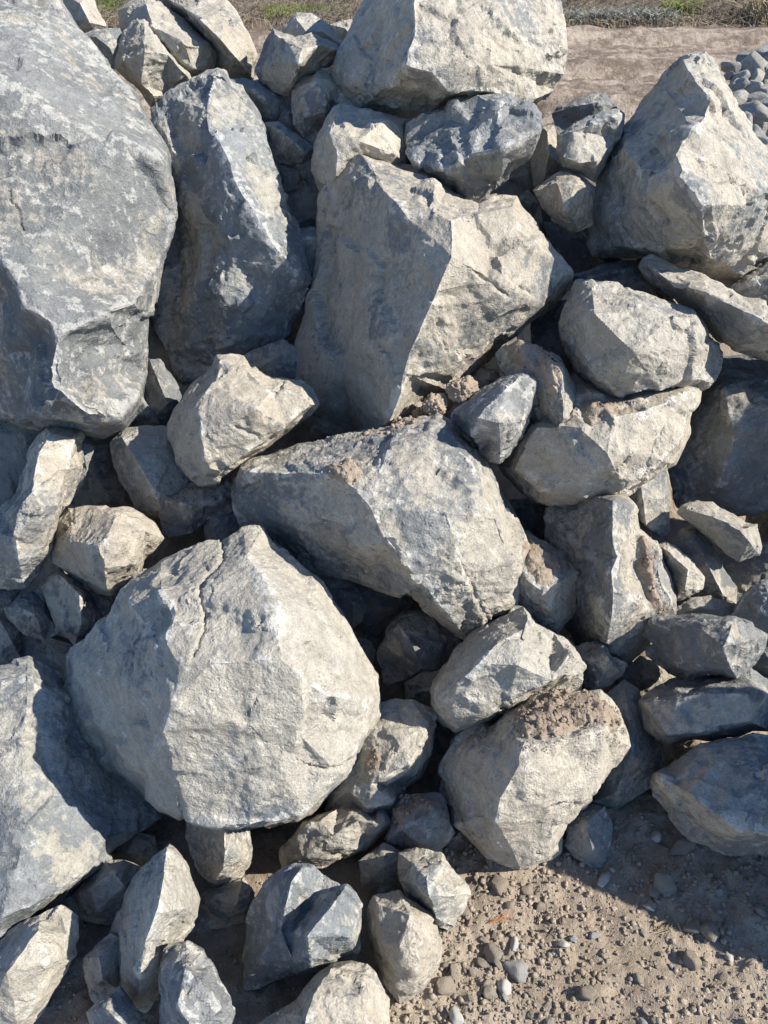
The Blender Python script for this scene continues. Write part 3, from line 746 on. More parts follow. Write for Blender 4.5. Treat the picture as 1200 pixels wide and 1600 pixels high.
  [(7,950),(25,935),(50,922),(62,920),(72,945),(82,970),(90,990),(70,1000),(40,992),(25,980),(12,965)],[[(30,948,20),(55,960,26)]],dict(off=.08,dust=.5,white=.3,tone=.48)),
 ('r46', 'stone', 'dark stone at the left edge under the upright slab rock',
  [(-40,925),(0,912),(32,922),(12,950),(-5,965),(-40,960)],[[(-5,935,14)]],dict(off=.1,dust=.4,white=.3,tone=.4)),
 ('r47', 'rock', 'brown rock in deep shade above the flat-faced boulder at the left edge',
  [(-50,960),(0,968),(35,985),(90,1000),(130,1010),(110,1045),(40,1040),(-40,1045)],[[(20,1005,14)]],dict(off=.2,dust=.55,white=.2,tone=.4)),
 ('r48', 'rock', 'shaded tan wedge rock behind the pale notched rock',
  [(172,690),(190,672),(225,664),(262,667),(285,700),(310,745),(325,770),(290,800),(258,810),(212,800),(205,777),(187,750),(175,717)],[[(190,682,20),(215,720,46),(238,760,48),(252,795,25)],[(260,700,22)]],dict(off=.06,dust=.62,white=.3,tone=.5,flake=.6)),
 ('r49', 'rock', 'shaded grey rock strewn with grit below the pale notched rock',
  [(245,775),(275,765),(305,750),(360,745),(378,765),(372,795),(345,805),(325,812),(300,832),(265,838),(255,832),(252,815)],[[(258,782,16),(300,790,24),(345,780,20)]],dict(off=.05,dust=.4,white=.4,tone=.46)),
 ('r50', 'stone', 'blue-shaded stone wedged above the top of the big rounded boulder',
  [(313,800),(335,788),(368,790),(382,825),(360,850),(325,852),(318,825)],[[(340,810,16)]],dict(off=.08,dust=.25,white=.35,tone=.5)),
 ('r51', 'stone', 'thin dark blue stone right of the upright slab rock top',
  [(108,690),(130,680),(148,697),(142,715),(136,735),(130,755),(108,785)],[[(130,705,12)]],dict(off=.06,dust=.2,white=.3,tone=.45)),
 ('r52', 'rock', 'dark rock deep in the gap between upright slab rock and tan wedge rock',
  [(105,800),(120,750),(145,695),(175,690),(205,750),(225,800),(160,815)],[[(150,740,18),(170,780,16)]],dict(off=.22,dust=.45,white=.3,tone=.42)),
 ('r53', 'rock', 'dark rounded rock in the gap right of the huge mottled boulder foot',
  [(222,610),(232,560),(250,562),(272,592),(287,620),(275,645),(255,668),(225,672)],[[(245,590,20),(262,630,22)]],dict(off=.16,dust=.3,white=.25,tone=.42)),
 ('r54', 'rock', 'shaded rock in the hollow above the pale notched rock',
  [(370,560),(400,545),(440,530),(470,545),(465,595),(430,605),(390,585)],[[(430,560,18)]],dict(off=.16,dust=.45,white=.2,tone=.42)),
 ('r55', 'boulder', 'pale rounded rock leaning at the upper left beside the huge mottled boulder',
  [(189,50),(205,35),(225,28),(235,35),(250,55),(262,72),(275,90),(295,115),(297,126),(262,148),(237,167),(225,148),(200,125),(182,107),(180,92),(185,65)],
  [[(225,36,25),(245,62,38),(262,85,40),(285,112,25)],[(195,95,32),(222,130,35),(240,150,20)],[(225,80,58)]],dict(off=.22,dust=.76,white=.36,tone=.58,rough=1.5)),
 ('r56', 'boulder', 'pale tan rock behind the rounded rock near the top left',
  [(187,20),(212,0),(232,-5),(262,12),(300,42),(325,65),(342,83),(332,113),(310,122),(270,130),(240,100),(200,60),(188,45)],[[(228,5,35),(240,42,50),(268,85,48)],[(325,72,30),(300,105,38)],[(290,70,58)]],dict(off=.3,dust=.72,white=.4,tone=.56,rough=1.4)),
 ('r57', 'boulder', 'long rounded grey boulder sloping down at the top edge left of centre',
  [(240,-10),(280,-25,10),(340,-20,10),(352,0,10),(365,15,10),(377,30,10),(387,50,10),(397,72,10),(403,90,5),(400,107),(397,125),(375,130),(355,128),(337,114),(330,80),(300,42),(262,10)],[[(265,0,25),(300,20,50),(325,42,66),(345,62,70),(368,88,60),(385,110,30)],[(350,30,55)]],dict(off=.36,dust=.62,white=.5,tone=.55)),
 ('r58', 'boulder', 'dark shaded block with a lit top corner near the top centre',
  [(400,110),(405,92),(412,70),(427,46),(440,52),(460,58),(487,52),(515,62),(535,77),(527,95),(500,112),(470,130),(452,152),(435,150),(407,127)],[[(430,54,26),(448,66,44),(472,73,55),(466,100,58),(456,130,35)],[(472,73,55),(500,70,42),(525,78,22)],[(425,100,28)]],dict(off=.16,dust=.55,white=.3,tone=.45)),
 ('r59', 'rock', 'sunlit tan rock peeping over the dark shaded block',
  [(440,45),(455,28),(465,21),(487,22),(505,32),(520,45),(536,72),(500,80),(455,72)],[[(462,28,16),(478,48,26)],[(505,50,20)]],dict(off=.32,dust=.76,white=.4,tone=.6)),
 ('r60', 'rock', 'pale tan rock glimpsed left of the perched block boulder',
  [(515,38),(547,29),(565,34),(560,70),(538,90),(525,70)],[[(540,45,12)]],dict(off=.5,dust=.82,white=.36,tone=.6)),
 ('r61', 'rock', 'dark blue-shaded rock in the gap behind the tall ridged boulder',
  [(350,128),(382,120),(402,127),(425,140),(446,157),(442,175),(432,190),(408,188),(385,165)],[[(385,135,16),(415,155,26),(425,178,14)]],dict(off=.2,dust=.2,white=.4,tone=.5)),
 ('r62', 'rock', 'shaded grey rock under the left end of the perched block boulder',
  [(456,140),(462,127),(490,115),(500,106),(524,100),(535,125),(535,165),(522,172),(507,197),(492,224),(475,217),(457,197)],[[(468,135,18),(492,125,30),(507,150,34),(508,175,25)],[(475,185,20)]],dict(off=.14,dust=.5,white=.35,tone=.5)),
 ('r63', 'stone', 'small dark stone pinched between two shaded rocks near the top centre',
  [(456,153),(447,162),(433,188),(455,208),(465,195),(462,165)],[[(450,180,10)]],dict(off=.2,dust=.3,white=.3,tone=.45)),
 ('r64', 'rock', 'oblong blue-shaded rock in the gap right of the tall ridged boulder',
  [(408,195),(420,190),(435,190),(450,202),(475,217),(491,230),(485,248),(470,257),(450,255),(430,245)],[[(430,200,14),(460,222,26),(478,240,16)]],dict(off=.15,dust=.35,white=.38,tone=.48)),
 ('r65', 'stone', 'small dark rounded stone below the oblong blue-shaded rock',
  [(432,255),(460,257),(469,267),(468,282),(452,298),(440,292)],[[(455,272,12)]],dict(off=.2,dust=.4,white=.3,tone=.42)),
 ('r66', 'rock', 'shaded dusty rock deep between the tall ridged and central boulders',
  [(442,300),(475,291),(497,297),(510,310),(508,352),(480,360),(450,358)],[[(470,310,12),(485,340,14)]],dict(off=.26,dust=.6,white=.2,tone=.44)),
 ('r67', 'stone', 'rough dark stone with a sunlit flat top beside the central boulder',
  [(458,366),(470,356),(505,354),(512,380),(500,415),(490,438),(475,410)],[[(466,374,14),(500,374,16)]],dict(off=.12,dust=.3,white=.4,tone=.45,rough=2)),
 ('r68', 'boulder', 'bright dust-covered rock behind the peak of the central boulder',
  [(484,265),(485,250),(492,225),(505,200),(522,170),(532,165,10),(570,170,10),(600,177,10),(635,187,10),(642,230),(645,262),(600,300),(530,312),(506,305),(492,287)],[[(523,176,36),(516,207,62),(527,240,70),(524,275,60)],[(600,190,42),(615,240,48)],[(560,220,72)]],dict(off=.06,dust=.85,white=.42,tone=.66)),
 ('r69', 'stone', 'narrow upright tan stone beside the rippled rock',
  [(845,197),(865,196),(869,210),(872,240),(881,265),(862,279),(835,292),(832,270),(830,242),(837,220)],[[(855,205,18),(858,240,24),(850,280,14)]],dict(off=.14,dust=.76,white=.34,tone=.5)),
 ('r70', 'boulder', 'light grey rock with dark lower rim left of the pyramid boulder',
  [(870,212),(900,192),(920,180),(947,172),(967,170),(976,178),(977,190),(967,215),(947,252),(930,285),(912,273),(898,265),(880,260),(870,232)],[[(880,245,22),(905,255,28),(932,252,26)],[(895,205,24),(960,182,24)]],dict(off=-.02,dust=.58,white=.52,tone=.6)),
 ('r71', 'rock', 'dark blue-grey rock behind the light grey rock with dark rim',
  [(862,178),(870,168),(900,155),(925,145),(945,145),(964,168),(955,185),(915,200),(872,218)],[[(900,165,16),(935,160,20)]],dict(off=.2,dust=.14,white=.36,tone=.42)),
 ('r72', 'boulder', 'rounded shaded rock with lit top left of the pyramid boulder foot',
  [(832,297),(850,285),(870,272),(885,267),(900,270),(915,283),(928,297),(928,350),(905,362),(887,360),(870,350),(855,335),(840,312)],[[(840,298,16),(870,286,38),(900,285,44),(922,298,30)],[(885,330,45)]],dict(off=.0,dust=.68,white=.3,tone=.5)),
 ('r73', 'stone', 'shaded stone under the lower edge of the rippled rock',
  [(772,310),(795,280),(812,255),(830,250),(838,265),(836,288),(822,300),(795,308)],[[(815,275,16)]],dict(off=.2,dust=.55,white=.3,tone=.44)),
 ('r74', 'stone', 'blue-shaded stone left of the rounded shaded rock',
  [(800,308),(826,296),(842,317),(848,348),(832,352),(812,335)],[[(825,318,14)]],dict(off=.18,dust=.45,white=.3,tone=.46)),
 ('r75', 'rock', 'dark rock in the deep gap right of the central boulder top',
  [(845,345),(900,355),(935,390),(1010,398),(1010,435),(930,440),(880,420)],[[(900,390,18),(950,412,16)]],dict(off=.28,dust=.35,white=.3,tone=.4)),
 ('r76', 'rock', 'shaded flat rock behind the chunky tan rock',
  [(890,430),(950,412),(1003,406),(1060,480),(1000,490),(920,470)],[[(920,435,16),(985,420,20),(1030,465,12)]],dict(off=.13,dust=.4,white=.4,tone=.46)),
 ('r77', 'rock', 'grey rock under the right foot of the pyramid boulder at the right edge',
  [(1142,448),(1170,430),(1205,405),(1260,420),(1260,490),(1200,480),(1160,468)],[[(1170,440,16),(1215,430,24)]],dict(off=.06,dust=.45,white=.45,tone=.5)),
 ('r78', 'stone', 'rough sunlit scrap of stone between central boulder and chunky tan rock',
  [(862,494),(885,468),(902,478),(895,525),(872,505)],[[(880,488,12)]],dict(off=.1,dust=.6,white=.5,tone=.5,rough=2)),
 ('r79', 'rock', 'knobbly cream stone right of the soil-filled groove',
  [(1025,850),(1042,848),(1060,858),(1080,874),(1100,902),(1097,922),(1075,934),(1055,938),(1045,905),(1030,872)],[[(1045,862,26),(1075,890,38),(1070,920,26)]],dict(off=.05,dust=.88,white=.35,tone=.6,rough=2.2)),
 ('r80', 'rock', 'long dark smooth rock behind the knobbly cream stone',
  [(1045,850),(1065,825),(1087,818),(1112,848),(1130,887),(1152,917),(1152,945),(1120,950),(1080,935),(1060,880)],[[(1085,840,20),(1110,890,28),(1130,930,18)]],dict(off=.15,dust=.42,white=.25,tone=.42,flake=.5)),
 ('r81', 'rock', 'oblong grey-brown rock with a lit tip below the large dark boulder',
  [(1060,800),(1067,790),(1087,782),(1112,785),(1125,795),(1145,802),(1165,817),(1182,820),(1186,835),(1191,855),(1187,867),(1155,877),(1135,865),(1110,842),(1085,820),(1062,805)],[[(1072,796,16),(1115,808,36),(1155,828,46),(1172,848,42)],[(1172,824,30)]],dict(off=.04,dust=.55,white=.42,tone=.46)),
 ('r82', 'boulder', 'rough grey boulder cut by the right edge above the dark speckled block',
  [(1142,962),(1157,935),(1172,917),(1192,907),(1215,905),(1270,920),(1270,1010),(1210,1000),(1175,985)],[[(1175,930,20),(1200,925,34),(1240,960,40)],[(1180,965,26)]],dict(off=.02,dust=.3,white=.5,tone=.5,rough=1.8)),
 ('r83', 'rock', 'shaded grey rock at the right edge behind the blue-shaded block',
  [(1170,1045),(1190,1010),(1215,1000),(1270,1020),(1270,1100),(1210,1095)],[[(1205,1040,20),(1240,1060,28)]],dict(off=.06,dust=.35,white=.4,tone=.45)),
 ('r85', 'stone', 'small split stone with grey lit facet right of the tan oblong rock',
  [(898,1010),(920,1003),(940,999),(948,1007),(957,1025),(981,1037),(972,1054),(955,1068),(935,1078),(912,1083),(903,1045)],[[(940,1008,18),(950,1030,32),(936,1068,18)],[(920,1035,16)]],dict(off=.03,dust=.5,white=.4,tone=.56)),
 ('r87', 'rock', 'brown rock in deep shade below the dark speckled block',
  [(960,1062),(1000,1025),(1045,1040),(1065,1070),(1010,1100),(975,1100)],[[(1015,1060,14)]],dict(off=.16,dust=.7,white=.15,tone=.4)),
 ('r88', 'rock', 'low brown rock crusted with soil above the dark speckled block',
  [(1045,955),(1080,935),(1110,932),(1150,945),(1160,975),(1100,985),(1050,980)],[[(1080,950,12),(1120,952,14)]],dict(off=.09,dust=.9,white=.1,tone=.42)),
 ('r89', 'rock', 'blue-shaded stone in the gap right of the big rounded boulder top',
  [(490,890),(530,903),(558,918),(571,943),(569,965),(550,985),(520,960)],[[(530,920,14),(552,945,20)]],dict(off=.1,dust=.3,white=.25,tone=.5,flake=.5)),
 ('r90', 'stone', 'small grey stone in shade right of the big rounded boulder',
  [(545,1000),(562,995),(580,1001),(588,1018),(584,1047),(565,1040)],[[(570,1018,12)]],dict(off=.12,dust=.3,white=.25,tone=.48)),
 ('r91', 'rock', 'dark shaded rock under the lower end of the slanting boulder',
  [(590,1020),(610,970),(632,953),(667,955),(730,995),(700,1042),(662,1052),(632,1062),(600,1070)],[[(622,972,24),(645,1010,36),(660,1046,22)],[(690,1000,20)]],dict(off=.1,dust=.4,white=.25,tone=.4)),
 ('r92', 'rock', 'shaded block behind the left end of the tan oblong rock',
  [(632,1068),(660,1050),(690,1045),(700,1110),(665,1120),(635,1105)],[[(650,1070,14),(675,1080,18)]],dict(off=.1,dust=.5,white=.25,tone=.42)),
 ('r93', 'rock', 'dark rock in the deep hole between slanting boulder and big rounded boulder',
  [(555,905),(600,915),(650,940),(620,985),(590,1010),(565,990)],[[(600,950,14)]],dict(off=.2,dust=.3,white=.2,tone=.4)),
 ('r94', 'rock', 'pale tan rock touching the top edge right of the huge mottled boulder',
  [(85,-15),(140,-18),(152,14),(168,42),(152,55),(130,50),(105,28)],[[(125,5,22),(140,35,28)]],dict(off=.3,dust=.84,white=.36,tone=.62)),
 ('r95', 'rock', 'smooth blue-shaded rock between the huge mottled boulder and pale rounded rock',
  [(128,55),(150,46),(187,44),(195,70),(188,112),(170,105),(140,70)],[[(150,58,14),(172,75,18)]],dict(off=.24,dust=.4,white=.25,tone=.5,flake=.5)),
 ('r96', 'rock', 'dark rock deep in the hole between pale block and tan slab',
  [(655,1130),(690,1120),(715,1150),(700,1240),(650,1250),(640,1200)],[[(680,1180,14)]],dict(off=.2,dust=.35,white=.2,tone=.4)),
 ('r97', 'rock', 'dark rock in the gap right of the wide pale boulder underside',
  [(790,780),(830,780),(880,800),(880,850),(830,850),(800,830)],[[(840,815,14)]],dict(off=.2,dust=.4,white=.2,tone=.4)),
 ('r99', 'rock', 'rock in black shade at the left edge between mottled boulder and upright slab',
  [(-90,640,-60),(40,650,10),(75,672,20),(50,740,20),(10,790,0),(-90,810,-60)],[[(40,690,30)]],dict(off=.22,dust=.1,white=.1,tone=.2)),  # added filler, its low tone stands in for the shade of the gap
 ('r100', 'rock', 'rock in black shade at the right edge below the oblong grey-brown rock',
  [(1120,870,-20),(1180,850),(1270,830,10),(1280,930,10),(1180,960),(1140,930)],[[(1200,890,20)]],dict(off=.22,dust=.3,white=.2,tone=.38)),  # added to close a gap that holds only dark shade
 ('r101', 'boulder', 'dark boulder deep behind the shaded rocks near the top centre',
  [(400,130),(460,110),(530,150),(530,260),(510,400),(460,400),(430,280)],[[(460,200,20),(480,320,20)]],dict(off=.55,dust=.35,white=.2,tone=.4)),  # added dark filler, keeps the sunlit bank out of the shaded gap
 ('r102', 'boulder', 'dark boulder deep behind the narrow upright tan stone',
  [(780,300),(820,240),(880,250),(935,300),(950,400),(900,460),(830,400)],[[(860,320,20)]],dict(off=.38,dust=.35,white=.2,tone=.4)),  # added behind the gap so it stays dark instead of showing lit soil
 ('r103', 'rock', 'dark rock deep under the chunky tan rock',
  [(830,500),(870,470),(920,470),(930,600),(870,620),(830,570)],[[(880,540,14)]],dict(off=.14,dust=.5,white=.2,tone=.4)),  # added dark filler in place of soil lying in shade
 ('r104', 'rock', 'brown rock low in shade between the tan lumpy rock and small pale angular stone',
  [(560,1345),(600,1318),(640,1335),(640,1375),(600,1400),(565,1385)],[[(600,1355,16)]],dict(off=.02,dust=.6,white=.2,tone=.36)),  # added filler, stops sun reaching the soil strip here
 ('r98', 'stone', 'small stone with a brown cast between wedge rock and central boulder',
  [(735,590),(750,575),(775,578),(785,595),(765,615),(742,612)],[[(760,592,14)]],dict(off=-.02,dust=.7,white=.2,tone=.45)),
]
SMALL = dict(px=2.4)
for row in ROCKS:
    key, name, label, outline, polys, kw = row
    xs = [p[0] for p in outline]; w = max(xs) - min(xs)
    boulder(key, name, label, outline, polys, px=(4.9 if w > 280 else 4.5 if w > 120 else 3.9), group=G, **kw)
print('HEAP TRIS', sum(len(b[1]) for b in BVHS.values()))

# ------------------------------------------------------------------ ground: one sheet from the camera's feet to the horizon, banked up under the heap
def spaced(lo, hi, fine_lo, fine_hi, d0, grow, dmax):
    a = list(np.arange(fine_lo, fine_hi, d0))
    x, d = a[-1], d0
    while x < hi:
        d = min(d * grow, dmax if x < 20 else d * grow); x += d; a.append(x)
    x, d = a[0], d0; pre = []
    while x > lo:
        d = min(d * grow, dmax if x > -20 else d * grow); x -= d; pre.append(x)
    return np.array(pre[::-1] + a)


def ground_height(X, Y, detail=True):
    """height of the soil at X, Y"""
    sh = X.shape; x = X.ravel(); y = Y.ravel()
    P = np.stack([x, y, np.zeros_like(x)], 1)
    # bank of soil under and behind the heap
    toe = 1.62 - 0.35 * smoothstep(-0.1, -0.6, x) + 0.35 * smoothstep(0.15, 0.7, x)
    rise = (y - toe) * 0.80
    fall = (4.3 - y) * 0.62
    bank = np.minimum(np.minimum(rise, fall), 0.86)
    side = smoothstep(2.6, 1.6, np.abs(x + 0.1))
    soft = 0.05
    bank = soft * np.log1p(np.exp(np.clip(bank / soft, -30, 30))) * side
    near = smoothstep(3.2, 2.2, y)
    z = bank + 0.018 * fbm(P * 1.7, 3) * near
    if detail:
        lump = fbm(P * 14, 3, 0.55); grit = fbm(P * 60 + 9, 3, 0.6)
        z = z + near * (0.011 * lump + 0.011 * np.abs(grit) ** 1.2 + 0.006 * np.maximum(perlin(P * 110), 0))
        far = 1 - near
        Q = P * np.array([0.55, 2.6, 1])
        z = z + far * (0.035 * fbm(Q * 1.1 + 3, 4, 0.6) + 0.05 * fbm(P * 3 + 1, 5, 0.72))
        # wheel ruts across the track
        for yr, wd, dp in ((6.6, .22, .10), (8.4, .25, .13), (10.6, .22, .12), (12.6, .3, .15)):
            yy = yr + 0.25 * np.sin(x * 0.35 + yr)
            z = z - far * dp * np.exp(-((y - yy) / wd) ** 2) + far * dp * .6 * np.exp(-((y - yy - 2 * wd) / wd) ** 2)
    return z.reshape(sh)


gx = spaced(-600, 600, -0.95, 1.0, 0.0086, 1.12, 0.25)
gy = np.concatenate([spaced(-30, 1.5, 0.45, 1.5, 0.0086, 1.12, 0.3)])
gy = gy[gy < 1.5]
d = 0.0086; y = 1.5; ext = []
while y < 1500:
    ext.append(y)
    d = min(d * 1.05, 0.05) if y < 15 else d * 1.12
    y += d
gy = np.concatenate([gy, ext])
X, Y = np.meshgrid(gx, gy)
Zg = ground_height(X, Y)
nx, ny = len(gx), len(gy)
idx = np.arange(nx * ny).reshape(ny, nx)
Fg = np.stack([idx[:-1, :-1], idx[:-1, 1:], idx[1:, 1:], idx[1:, :-1]], -1).reshape(-1, 4)


def ground_material():
    N = Nodes('bare_soil')
    g = N.n('NewGeometry').outputs['Position']
    mp = N.n('Mapping', Vector=g); mp.inputs['Scale'].default_value = (0.6, 1.6, 1.0)
    n1 = N.noise(g, 2.4, 4, 0.6)
    ns = N.noise(mp.outputs[0], 1.5, 6, 0.65)
    n2 = N.noise(g, 48.0, 6, 0.72)
    n3 = N.noise(g, 330.0, 3, 0.6)
    c = N.mix(N.step(n1, 0.35, 0.65), (0.30, 0.246, 0.19), (0.392, 0.328, 0.258))
    y = N.n('SeparateXYZ', Vector=g).outputs['Y']
    far = N.step(y, 2.6, 4.0)
    ns = N.math('MULTIPLY_ADD', N.math('SUBTRACT', N.noise(g, 7.0, 6, 0.7), 0.5), 0.9, ns)
    track = N.mix(N.step(ns, 0.34, 0.68), (0.18, 0.138, 0.105), (0.42, 0.345, 0.275))
    c = N.mix(far, c, track)
    verge = N.step(N.math('MULTIPLY_ADD', n1, 1.2, y), 13.9, 14.6)
    c = N.mix(verge, c, (0.155, 0.12, 0.092))
    gr = N.math('MULTIPLY', N.math('MULTIPLY_ADD', n2, 1.0, 0.5), N.math('MULTIPLY_ADD', n3, 0.7, 0.65))
    cc = N.n('CombineColor'); [N.set(cc, 'i%d' % i, gr) for i in range(3)]
    c = N.mix(1.0, c, cc.outputs[0], 'MULTIPLY')
    h = N.math('MULTIPLY_ADD', n2, 1.0, N.math('MULTIPLY', n3, 0.3))
    h = N.math('MULTIPLY_ADD', N.math('MULTIPLY', N.noise(g, 9.0, 6, 0.7), far), 6.0, h)
    return N.finish(c, 0.95, h, 0.010, 0.9, 0.1)


ground = new_object('ground', mesh_from('ground', np.stack([X.ravel(), Y.ravel(), Zg.ravel()], 1), Fg), ground_material(), kind='structure')


def gz(x, y):
    return float(ground_height(np.array([[x]]), np.array([[y]]))[0, 0])


def on_ground(px, py):
    """where the line of sight at px, py meets the flat soil"""
    p = at(np.array(float(px)), np.array(float(py)), np.array(z_ground(py)))
    return p[0], p[1]

# ------------------------------------------------------------------ blocks just right of the picture: one inferred from its shade, one added for shade
def hull(dirs, planes_n, planes_d):
    den = np.maximum(dirs @ planes_n.T, 1e-3)
    return (planes_d / den).min(1)


def ico(sub):
    bm = bmesh.new(); bmesh.ops.create_icosphere(bm, subdivisions=sub, radius=1.0)
    V = np.array([v.co[:] for v in bm.verts]); F = np.array([[l.vert.index for l in f.loops] for f in bm.faces]); bm.free()
    return V / np.linalg.norm(V, axis=1)[:, None], F


def lump(sub, seed, planes=14, jit=0.25, noise=0.03, nf=4.0):
    rs = np.random.default_rng(seed)
    D, F = ico(sub)
    k = np.arange(planes) + 0.5
    ph = np.arccos(1 - 2 * k / planes); th = math.pi * (1 + 5 ** .5) * k
    pn = np.stack([np.cos(th) * np.sin(ph), np.sin(th) * np.sin(ph), np.cos(ph)], 1) + 0.28 * rs.normal(size=(planes, 3))
    pn /= np.linalg.norm(pn, axis=1)[:, None]
    pd = 0.62 + jit * rs.random(planes)
    r = np.minimum(hull(D, pn, pd), 1.3)
    r = r * (1 + noise * fbm(D * nf + seed, 3))
    return D * r[:, None], F


def offside_block(name, label, low, top, **props):
    """an angular block from its base and top corners"""
    V = np.array(low + top); n = len(low)
    T = []
    for i in range(n):
        j = (i + 1) % n; T += [(i, j, n + j), (i, n + j, n + i)]
    for i in range(1, n - 1): T += [(0, i + 1, i), (n, n + i, n + i + 1)]
    P, T, _ = subdivide(V, np.array(T), np.zeros(len(V)), lambda p, b: np.full(len(p), 0.03))
    P = P + 0.02 * np.stack([fbm(P * 5 + k, 3) for k in (0, 9, 21)], 1)
    c = P.mean(0); c[2] = P[:, 2].min()
    o = new_object(name, mesh_from(name, P - c, T), STONE, label=label, category='rock', group=G, **props)
    o.location = c
    return o


offside_block('boulder', 'tall grey block standing on the bare ground just beyond the lower right edge',
              [(1.2, .42, -.06), (1.86, .40, -.06), (1.92, 1.14, -.06), (1.22, 1.12, -.06)],
              [(1.42, .655, .94), (1.62, .68, .98), (1.66, .91, .96), (1.42, .91, .95)], dust=.5, white=.45, tone=.5)
offside_block('boulder', 'unseen grey block added beyond the right edge to shade the large dark boulder',  # added out of view to keep the sun off that boulder
              [(1.14, 1.42, -.05), (1.6, 1.40, -.05), (1.66, 1.95, -.05), (1.16, 1.95, -.05)],
              [(1.22, 1.5, .88), (1.5, 1.5, .90), (1.5, 1.85, .95), (1.22, 1.85, .95)], dust=.5, white=.45, tone=.5)

# ------------------------------------------------------------------ soil lying on the rocks
def inside(px, py, poly):
    x = np.asarray(px); y = np.asarray(py); r = np.zeros(x.shape, bool); n = len(poly)
    for i in range(n):
        x1, y1 = poly[i]; x2, y2 = poly[(i + 1) % n]
        c = ((y1 > y) != (y2 > y)) & (x < (x2 - x1) * (y - y1) / (y2 - y1 + 1e-9) + x1)
        r ^= c
    return r


def edge_dist(px, py, poly):
    d = np.full(px.shape, 1e9); n = len(poly)
    for i in range(n):
        a = np.array(poly[i], float); b = np.array(poly[(i + 1) % n], float); ab = b - a
        t = np.clip(((px - a[0]) * ab[0] + (py - a[1]) * ab[1]) / (ab @ ab + 1e-9), 0, 1)
        d = np.minimum(d, np.hypot(px - a[0] - t * ab[0], py - a[1] - t * ab[1]))
    return d


CR = [lump(1, 300 + i, 9, .35, .05) for i in range(6)]


def crumbs(points, sizes, rs):
    """many loose crumbs as arrays"""
    Vs, Fs, n = [], [], 0
    for p, s in zip(points, sizes):
        V, F = CR[rs.integers(6)]
        q = rs.normal(size=4); q /= np.linalg.norm(q)
        w, x, y, z = q
        M = np.array([[1-2*(y*y+z*z), 2*(x*y-z*w), 2*(x*z+y*w)], [2*(x*y+z*w), 1-2*(x*x+z*z), 2*(y*z-x*w)], [2*(x*z-y*w), 2*(y*z+x*w), 1-2*(x*x+y*y)]])
        Vs.append((V * np.array([1, rs.uniform(.65, 1), rs.uniform(.5, .9)])) @ M.T * s + p); Fs.append(F + n); n += len(V)
    return np.concatenate(Vs), np.concatenate(Fs)


def soil_patch(label, keys, poly, thick, ncr=40, crs=(0.0015, 0.006), name='soil_heap', edge=14):
    rs = np.random.default_rng(hash_of(label) % 2 ** 31)
    Ps, Qs, n = [], [], 0
    for k in keys:
        P, Q = BVHS[k]; Ps.append(P); Qs.append(Q + n); n += len(P)
    bv = BVHTree.FromPolygons(np.concatenate(Ps).tolist(), np.concatenate(Qs).tolist())
    xs = [p[0] for p in poly]; ys = [p[1] for p in poly]
    st = 2.2
    gx_ = np.arange(min(xs) - 18, max(xs) + 18, st); gy_ = np.arange(min(ys) - 18, max(ys) + 18, st)
    X_, Y_ = np.meshgrid(gx_, gy_)
    wob = np.stack([X_.ravel() * .05, Y_.ravel() * .05, np.full(X_.size, rs.random() * 50)], 1)
    Xw = X_ + 7 * fbm(wob, 3).reshape(X_.shape); Yw = Y_ + 7 * fbm(wob + 40, 3).reshape(X_.shape)
    ins = inside(Xw, Yw, poly)
    dist = edge_dist(Xw, Yw, poly)
    dirs = ray(X_, Y_)
    P = np.full((*X_.shape, 3), np.nan); NN = np.zeros((*X_.shape, 3))
    rim = ~ins & (dist < 16) & (rs.random(ins.shape) < .35)
    for i, j in zip(*np.nonzero(ins | rim)):
        dv = Vector(dirs[i, j]); h = bv.ray_cast(Vector(EYE), dv)
        if h[0] is not None:
            P[i, j] = h[0]; NN[i, j] = h[1] if h[1].dot(dv) < 0 else -h[1]
    rim_pts = P[rim & ~np.isnan(P[..., 0])]
    ok = ins & ~np.isnan(P[..., 0])
    p = P[ok]
    t = smoothstep(0, edge, dist[ok])
    hh = thick * t * (0.75 + 0.5 * fbm(p * 22, 2)) + t * (0.004 * np.abs(fbm(p * 45, 3, .65)) + 0.0018 * fbm(p * 190, 2, .7)) - 0.003 * (1 - t)
    dr = 0.5 * NN[ok] + np.array([0, 0, 0.6])
    p = p + dr * hh[:, None]
    id_ = np.full(ok.shape, -1); id_[ok] = np.arange(len(p))
    q = np.stack([id_[:-1, :-1], id_[1:, :-1], id_[1:, 1:], id_[:-1, 1:]], -1).reshape(-1, 4)
    q = q[(q >= 0).all(1)]
    span = np.ptp(p[q], axis=1).max(1); q = q[span < 0.03]
    V = p; F = np.concatenate([q[:, [0, 1, 2]], q[:, [0, 2, 3]]])
    if ncr:
        c = p[rs.integers(0, len(p), ncr)] + np.array([0, 0, .001])
        s = crs[0] + (crs[1] - crs[0]) * rs.random(ncr) ** 5
        k_ = min(len(rim_pts), ncr)
        c = np.concatenate([c, rim_pts[rs.permutation(len(rim_pts))[:k_]]]); s = np.concatenate([s, 0.0010 + 0.0022 * rs.random(k_) ** 2])
        cV, cF = crumbs(c, s, rs)
        F = np.concatenate([F, cF + len(V)]); V = np.concatenate([V, cV])
    o_ = V.mean(0); o_[2] = V[:, 2].min()
    o = new_object(name, mesh_from(name, V - o_, F), CRUMB, label=label, category='soil', kind='stuff')
    o.location = o_
    return o


